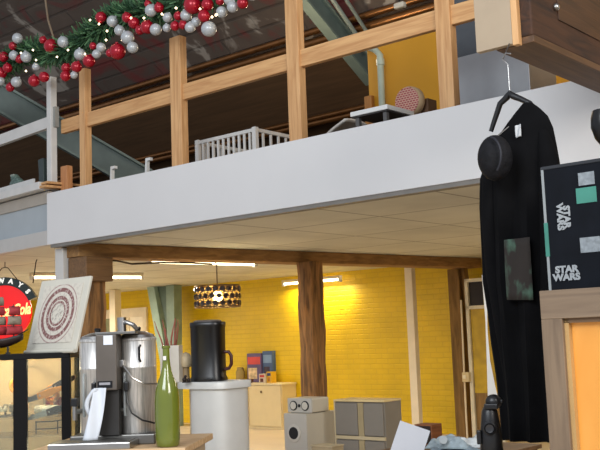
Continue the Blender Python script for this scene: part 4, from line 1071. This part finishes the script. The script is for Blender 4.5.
MB().lathe([(.012, -.011), (.012, -.007)], (0, 0, 0), 16, M=Matrix.Rotation(math.radians(70), 4, 'X')).build('hub', mat('hub_grey', (130, 136, 140), .4), t)

# ------------------------------------------------------------------ right foreground: overhead beam, robe, cabinet, box
YB = 5.0
pb0 = at(497, 50, YB)
tbm = thing('overhead_beam', 'massive dark timber beam overhead at the top right with a pale end board', 'beam', pb0, RB)
MB().box(-.02, .20, .03, 4.5, 0.045, .85).build('timber', DARKBEAM, tbm, bevel=.01)
plab(MB().box(-.12, .10, -.01, .03, 0.01, .85).build('end_board', mat('end_board_beige', (168, 150, 126), .6, var=.05), tbm, bevel=.003), 'pale beige end board')
plab(MB().box(.10, .135, -.012, .03, 0.0, .85).build('end_strip', PINE, tbm, bevel=.003), 'pine edging strip')
plab(MB().box(-.02, .205, .03, 4.5, 0.005, .045).build('bottom_batten', wood('batten_wood', (74, 50, 28), (100, 70, 42), 'y', 2), tbm, bevel=.004), 'lighter batten along the underside')
plab(MB().box(.19, .208, .35, 4.5, .20, .85).build('side_plank', wood('side_plank_wood', (54, 34, 20), (76, 49, 29), 'y', 2), tbm, bevel=.002), 'paler plank fixed to the side')
_d = ray(556, 7); pbolt = EYE + _d * ((pb0 + e1 * .21 - EYE).dot(e1) / _d.dot(e1))
MB().ball(pbolt, .022, 12).build('bolt', STEEL, tbm, world=True, smooth=True)

# hanger and robe
RH = RB
hk = at(510, 96, 4.9)
th_ = thing('clothes_hanger', 'black clothes hanger on a wire hook under the overhead beam', 'hanger', hk, RH)
zb_ = pb0.z
hook = [Vector((0, 0, .0)), Vector((0, 0, .12)), Vector((.0, 0, .17)), Vector((-.03, 0, .205)), Vector((-.01, 0, .235)), Vector((.02, 0, .225))]
top = S(Vector((hk.x, hk.y, zb_)))
MB().tube(hook, .004, 8).build('hook', STEEL, th_, smooth=True)
MB().tube([Vector((-.01, 0, .235)), Vector((0.0, .03, zb_ - hk.z + .01))], .003, 6).build('wire', mat('dark_wire', (40, 36, 34), .5), th_)
arm = [(-.125, 0, -.17), (-.10, 0, -.115), (-.06, 0, -.03), (-.02, 0, -.005), (0, 0, .012), (.02, 0, -.005), (.06, 0, -.028), (.11, 0, -.06), (.14, 0, -.10)]
MB().tube(arm, [.012, .014, .016, .018, .02, .018, .016, .014, .012], 10).build('arms', BLACKPL, th_, smooth=True)
tr_ = thing('black_robe', 'long black robe hanging from the clothes hanger on the right', 'robe', (hk.x, hk.y, 0), RH)
ROBE = mat('black_cloth', (9, 9, 11), .95, var=.3, scale=8, spec=.15)
zs_ = hk.z
def rl(px, py, dy=-.10):
    d = ray(px, py); k = ((Vector((hk.x, hk.y, 0)) - EYE).dot(e2) + dy) / d.dot(e2); p = EYE + d * k - Vector((hk.x, hk.y, 0))
    return Vector((p.dot(e1), dy, p.z))

def pxrow(y):  # silhouette of the robe in the picture, turned into sizes along the hanger
    tab = [(106, 523, 532), (113, 516, 540), (122, 508, 548), (134, 499, 553), (150, 489, 556), (175, 481, 560), (200, 480, 561), (280, 484, 562), (300, 488, 562), (340, 493, 562), (390, 501, 562), (445, 505, 562)]
    for (a, b) in zip(tab[:-1], tab[1:]):
        if a[0] <= y <= b[0]:
            f = (y - a[0]) / (b[0] - a[0]); return a[1] + (b[1] - a[1]) * f, a[2] + (b[2] - a[2]) * f
cR_ = math.cos(RH)
rows_ = [106, 110, 113, 117, 122, 128, 134, 142, 150, 162, 175, 190, 205, 225, 250, 280, 310, 340, 375, 410, 440]
kx = 4.9 / FPX
mbR = MB(); rings = []
for y in rows_:
    a, b = pxrow(y); z = at((a + b) / 2, y, 4.9).z
    x0 = rl(a, y, 0).x; x1 = rl(b, y, 0).x
    dep = .018 + .075 * min(1, max(0, (y - 106) / 60)); ring = []
    n = 44
    for j in range(n):
        th = 2 * PI * j / n; cx = (x0 + x1) / 2; hx = (x1 - x0) / 2
        fold = 1 + .28 * min(1, max(0, (y - 140) / 80)) * math.sin(th * 9 + .6 * math.sin(y * .02))
        ring.append(mbR.bm.verts.new((cx + hx * math.cos(th), dep * math.copysign(abs(math.sin(th)) ** .8, math.sin(th)) * fold, z)))
    rings.append(ring)
for i in range(len(rings) - 1):
    for j in range(44): mbR.bm.faces.new((rings[i][j], rings[i][(j + 1) % 44], rings[i + 1][(j + 1) % 44], rings[i + 1][j]))
mbR.build('gown', ROBE, tr_, smooth=True)
# sleeve fold at the left
slv = [rl(496, 150, -.03), rl(491, 178, -.05), rl(490, 220, -.06), rl(493, 270, -.06), rl(502, 330, -.06), rl(510, 380, -.05)]
MB().tube(slv, [.03, .045, .045, .04, .035, .03], 14).build('sleeve', ROBE, tr_, smooth=True)
slv = [rl(543, 132, -.02), rl(549, 160, -.05), rl(551, 220, -.05), rl(551, 300, -.05)]
MB().tube(slv, [.03, .05, .055, .05], 14).build('sleeve', ROBE, tr_, smooth=True)
def patch(name, corners, m, parent, dy, lab):
    v = [rl(x, y, dy) for x, y in corners]
    o = MB().grid(lambda a, b: v[0].lerp(v[1], a).lerp(v[3].lerp(v[2], a), b) + Vector((0, -.004 * math.sin(8 * a + 3 * b), 0)), 8, 8).build(name, m, parent, smooth=True, solid=.002)
    return plab(o, lab)
patch('neck_label', [(515, 126), (521, 124), (521, 136), (516, 138)], mat('label_grey', (190, 192, 194), .6), tr_, -.075, 'small white neck label')
# plain print panel
m, nt, b = newmat('robe_print'); 
tcn = nt.nodes.new('ShaderNodeTexCoord'); mpn = nt.nodes.new('ShaderNodeMapping'); mpn.inputs['Scale'].default_value = (9, 9, 5)
nz = nt.nodes.new('ShaderNodeTexNoise'); nz.inputs['Scale'].default_value = 1.0; nz.inputs['Detail'].default_value = 4
nt.links.new(tcn.outputs['Object'], mpn.inputs['Vector']); nt.links.new(mpn.outputs['Vector'], nz.inputs['Vector'])
rpn = nt.nodes.new('ShaderNodeValToRGB'); rpn.color_ramp.elements[0].position = .52; rpn.color_ramp.elements[0].color = lin((42, 36, 32)); rpn.color_ramp.elements[1].position = .66; rpn.color_ramp.elements[1].color = lin((80, 112, 94))
nt.links.new(nz.outputs['Fac'], rpn.inputs['Fac']); nt.links.new(rpn.outputs['Color'], b.inputs['Base Color']); b.inputs['Roughness'].default_value = .9
patch('printed_panel', [(504, 240), (530, 237), (533, 300), (507, 300)], m, tr_, -.128, 'brown rectangular print with pale green smudges')
# cap hung on the robe
cp_ = at(495, 158, 4.72)
tcp = thing('black_beanie', 'rounded black padded beanie hat hanging against the shoulder of the robe', 'hat', cp_, RH)
CAPM = mat('cap_cloth', (10, 10, 15), .75, var=.5, scale=24, bump=.5, spec=.3)
kk = 4.72 / FPX
MB().ball((0, 0, 0), 1.0, 28, (18 * kk, 16 * kk, 23.5)).build('crown', CAPM, tcp, smooth=True)
cr = tcp.children[0]
for v in cr.data.vertices: v.co.z *= kk if abs(v.co.z) > 1e-9 else 1
MB().tube([(16.5 * kk * math.cos(a_) - .004, -17.4 * kk * math.cos(a_ * 1.0) * .3 - .055, 20 * kk * math.sin(a_)) for a_ in [(-.9 + i * .2) for i in range(12)]], .006, 8).build('seam', mat('seam_navy', (26, 27, 36), .6), tcp, smooth=True)
MB().tube([(0, .0, .095), (.03, .03, .13), (.055, .06, .16)], .004, 6).build('loop', BLACKPL, tcp)

# right wooden cabinet
YR = 4.2
cA = at(539, 291, YR)
tcr = thing('wooden_cabinet', 'grey brown wooden cabinet with glowing amber panel at lower right', 'cabinet', (cA.x, cA.y, 0), RB)
CABW = wood('cabinet_oak', (108, 90, 72), (132, 112, 90), 'z', 2, .6, .1, 12)
CABX = wood('cabinet_oak_along', (112, 94, 76), (134, 114, 92), 'x', 2, .6, .1, 12)
Hc = cA.z; Wc = .95; Dc = .5
sw = .098
MB().box(0, sw, 0, .04, 0, Hc - .125).build('stile', CABW, tcr, bevel=.003)
MB().box(Wc - sw, Wc, 0, .04, 0, Hc - .125).build('stile', CABW, tcr, bevel=.003)
MB().box(0, Wc, 0, .04, Hc - .125, Hc).build('top_rail', CABX, tcr, bevel=.003)
MB().box(sw, Wc - sw, 0, .04, 0, .2).build('bottom_rail', CABX, tcr, bevel=.003)
MB().box(0, .03, .04, Dc, 0, Hc - .03).build('side', CABW, tcr); MB().box(Wc - .03, Wc, .04, Dc, 0, Hc - .03).build('side', CABW, tcr)
MB().box(0, Wc, .04, Dc, Hc - .03, Hc).build('top', CABX, tcr)
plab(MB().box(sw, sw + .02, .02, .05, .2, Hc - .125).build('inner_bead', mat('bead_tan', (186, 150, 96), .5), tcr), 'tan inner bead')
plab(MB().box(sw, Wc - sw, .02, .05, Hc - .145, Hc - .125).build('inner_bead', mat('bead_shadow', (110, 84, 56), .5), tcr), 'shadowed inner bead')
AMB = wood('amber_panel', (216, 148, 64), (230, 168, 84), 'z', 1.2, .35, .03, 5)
AMB.node_tree.nodes['Principled BSDF'].inputs['Emission Color'].default_value = lin((236, 156, 66)); AMB.node_tree.nodes['Principled BSDF'].inputs['Emission Strength'].default_value = .14  # glow put into the panel material, as if lit from behind
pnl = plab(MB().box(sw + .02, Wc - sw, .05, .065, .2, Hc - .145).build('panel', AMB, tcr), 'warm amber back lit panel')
_d = ray(589, 443); pk = EYE + _d * ((Vector((cA.x, cA.y, 0)) + e2 * .045 - EYE).dot(e2) / _d.dot(e2))
MB().ball(pk, .012, 10, (1, .5, 1.3)).build('knob', mat('panel_knob', (90, 44, 16), .4), pnl, world=True, smooth=True)
pnl.children[0].location.y += 0.0

# patterned black box on the cabinet
bx0 = at(550, 290, 4.32)
tbx = thing('black_fabric_box', 'black fabric covered box with grey printed lettering on the wooden cabinet', 'box', (bx0.x, bx0.y, Hc), RB)
hB = at(541, 168, 4.32).z - Hc
FAB = mat('navy_black_fabric', (13, 17, 24), .9, spec=.2, var=.2, scale=10)
MB().box(0, .62, 0, .30, 0, hB).build('body', FAB, tbx, bevel=.006)
plab(MB().box(-.004, .008, -.003, .02, .0, hB).build('edge_binding', mat('binding_white', (140, 146, 148), .7), tbx), 'pale edge binding')
TEAL = mat('teal_print', (62, 128, 114), .8, var=.15); PGR = mat('grey_print', (128, 136, 142), .8, var=.3, scale=40)
plab(MB().box(-.006, .012, -.005, .01, hB * .28, hB * .55).build('printed_patch', TEAL, tbx), 'teal printed patch on the edge')
MB().box(-.004, .62, -.004, .30, hB - .012, hB + .004).build('lid_edge', mat('lid_edge_dark', (34, 38, 44), .7), tbx, bevel=.003)
def bl(px, py):
    d = ray(px, py); n_ = e2; k = ((Vector((bx0.x, bx0.y, 0)) - EYE).dot(n_)) / d.dot(n_); p = EYE + d * k
    dd = p - tbx.location; return Vector((dd.dot(e1), 0, dd.z))
def rect(name, x0, y0, x1, y1, m, lab, dy=-.003):
    a, b = bl(x0, y1), bl(x1, y0); return plab(MB().box(a.x, b.x, dy, 0, a.z, b.z).build(name, m, tbx), lab)
rect('printed_patch', 577, 186, 596, 204, TEAL, 'plain teal printed patch')
rect('printed_patch', 579, 171, 594, 186, PGR, 'plain grey printed patch')
rect('printed_patch', 581, 236, 600, 253, PGR, 'plain grey printed patch at the right edge')
LET = mat('letter_grey', (150, 156, 160), .8)
kb = 4.3 / FPX
for (px, py, txt, rot) in ((567, 269.5, 'STAR', 0), (567, 277.3, 'WARS', 0), (567, 217, 'STAR', 1), (560.5, 217, 'WARS', 1)):
    p = bl(px, py)
    text_obj('lettering', txt, 9.2 * kb, LET, tbx, (p.x, -.004, p.z), (PI / 2, (PI / 2 if rot else 0), 0), bold=.0022, sx=1.05 if rot else .92 / cR_ * .92, extrude=.0012)
# black goblet at the right edge
pg = at(607, 146, 4.45)
tgo = thing('black_goblet', 'glossy black goblet on the fabric box cut off by the picture edge', 'goblet', (pg.x, pg.y, Hc + hB + .004), 0)
k = 4.45 / FPX; zz = pg.z - (Hc + hB + .004)
MB().lathe([(9 * k, 0), (9 * k, .004), (2 * k, .012), (1.5 * k, zz), (6 * k, zz + 1 * k), (11 * k, zz + 8 * k), (14.5 * k, zz + 20 * k), (14 * k, zz + 30 * k), (12 * k, zz + 37 * k), (11.4 * k, zz + 37 * k), (13 * k, zz + 29 * k), (13.4 * k, zz + 20 * k), (9 * k, zz + 8 * k), (1 * k, zz + 3 * k)], (0, 0, 0), 36).build('bowl', GB, tgo, smooth=True)
MB().lathe([(3 * k, .012), (4 * k, .02), (3 * k, .028)], (0, 0, 0), 20).build('knop', GB, tgo, smooth=True)

# white feather banner between door and robe
tfb = thing('white_banner', 'narrow white curved banner standing left of the black robe', 'banner', (at(489, 400, 7.8).x, 7.8, 0), 0)
bl_ = [(482, 275), (486.5, 274), (487.5, 330), (490, 360), (495, 385), (498, 398), (488, 398), (487, 365), (485.5, 320)]
pts = [at(x, y, 7.8) for x, y in bl_]
MB().prismw(pts, Vector((0, .012, 0))).build('sheet', WHITEPL, tfb, world=True)
b0 = at(493, 398, 7.8)
MB().tube([Vector((b0.x, 7.8, .02)), b0], .012, 8).build('pole', WHITEPL, tfb, world=True)
MB().lathe([(.16, 0), (.16, .015), (.02, .02)], (b0.x - tfb.location.x, 0, 0), 24).build('foot', STEELD, tfb, smooth=True)
# black toy prop
pp = at(492, 453, 4.6)
DT2 = pp.z
tpx = thing('pedestal', 'dark pedestal at the lower right under the black camera like prop', 'pedestal', (pp.x, pp.y, 0), RB)
MB().box(-.07, .10, -.07, .10, 0, DT2 - .02).build('shaft', mat('pedestal_black', (24, 22, 22), .6), tpx, bevel=.004)
MB().box(-.085, .115, -.085, .115, DT2 - .02, DT2).build('cap', mat('pedestal_cap', (36, 34, 34), .5), tpx, bevel=.004)
tcm = thing('black_prop', 'black plastic prop with knob head and round lens in front of the robe', 'prop', (pp.x, pp.y, DT2), math.radians(-15))
k = 4.6 / FPX * 1.12
MB().lathe([(9 * k, 0), (10 * k, 3 * k), (9.5 * k, 16 * k), (8 * k, 28 * k), (7 * k, 36 * k), (5 * k, 40 * k)], (0, 0, 0), 20, 1, .8).build('body', BLACKPL, tcm, smooth=True)
MB().ball((4 * k, 0, 44 * k), 7 * k, 18, (1.05, .9, .95)).build('head', BLACKPL, tcm, smooth=True)
MB().box(-4 * k, 8 * k, -8 * k, 4 * k, 38 * k, 43 * k).build('collar', BLACKPL, tcm, bevel=.006)
MB().box(6 * k, 12 * k, -3 * k, 3 * k, 43 * k, 46 * k).build('lug', BLACKPL, tcm, bevel=.004)
ln_ = MB().lathe([(6 * k, -8 * k), (6 * k, 10 * k), (4.6 * k, 11 * k), (3.6 * k, 10 * k)], (0 * k, 0, 22 * k), 22, M=Mp).build('lens', BLACKPL, tcm, smooth=True)
MB().lathe([(3.4 * k, 10.4 * k), (3.6 * k, 11.2 * k), (2 * k, 10.8 * k)], (0 * k, 0, 22 * k), 22, M=Mp).build('lens_ring', mat('lens_grey', (60, 60, 62), .3, .5), ln_, smooth=True)
MB().box(-12 * k, -8 * k, -6 * k, 0, 8 * k, 20 * k).build('side_grip', BLACKPL, tcm, bevel=.005)

# ------------------------------------------------------------------ light
w = bpy.data.worlds.new('world'); scn.world = w; w.use_nodes = True
bg = w.node_tree.nodes['Background']; bg.inputs['Color'].default_value = (0.82, 0.88, 1.0, 1); bg.inputs['Strength'].default_value = 0.6
def aim(o, tgt):
    o.rotation_euler = (Vector(tgt) - o.location).to_track_quat('-Z', 'Y').to_euler()
o = area('hall_cool_fill', Vector((-3.5, -1.0, 5.5)), 4, 3, 420, (.90, .95, 1.0)); aim(o, (0, 8, 2.4))  # added cool fill behind the camera, brightens the loft front
o = area('hall_warm_fill', Vector((4.0, -1.5, 5.0)), 3, 3, 400, (1.0, .95, .88)); aim(o, (1.5, 7, 2.6))  # added warm fill from the right, also unseen behind the camera
# tubes under the low ceiling
def tube_light(a, b, pw):
    m_ = (a + b) / 2; o = area('tube_light', m_ + Vector((0, 0, -.12)), (b - a).length, .12, pw, WARM, (0, 0, math.atan2((b - a).y, (b - a).x)))
tube_light(a, b, 40) if False else None
tube_light(onz(148, 260, 2.65), onz(256, 263, 2.65), 55)
tube_light(a2, b2, 45)
point('wall_tube_light', mid3 + e2 * -.02 + Vector((0, 0, .03)) + e1 * .7, 0.1, WARM, .05)
o = area('wall_wash', mid3 + e2 * .02 + Vector((0, 0, -.10)), ln3 * 2, .08, 26, (1, .82, .45), (0, 0, RB))
o = area('room_fill', L(4.5, 4.0, 2.6), 2.5, .4, 50, WARM, (0, 0, RB))  # added fill under the low ceiling, not one of the tube lights
o = area('room_fill', L(-7.0, 4.2, 2.6), 2.5, .4, 170, WARM, (0, 0, RB))  # second added fill, brightens the back window and yellow wall
o = area('floor_bounce_lamp', L(-1.0, 5.0, .5), 1.5, 1.5, 20, WARM, (PI, 0, 0)) if False else None
point('loft_fill', L(1.5, 2.4, 5.0), 45, (1, .80, .55), .2)  # three unseen fills added to brighten the dark loft
point('loft_fill', L(8.2, 1.4, 4.9), 30, (1, .84, .6), .2)
point('loft_fill', L(5.0, 1.4, 4.9), 26, (1, .84, .6), .2)
point('cabinet_lamp', tcr.location + e1 * .5 + e2 * .3 + Vector((0, 0, 1.2)), 2, WARM, .1)

vs = scn.view_settings
vs.view_transform = 'Standard'; vs.look = 'None'; vs.exposure = 0; vs.gamma = 1
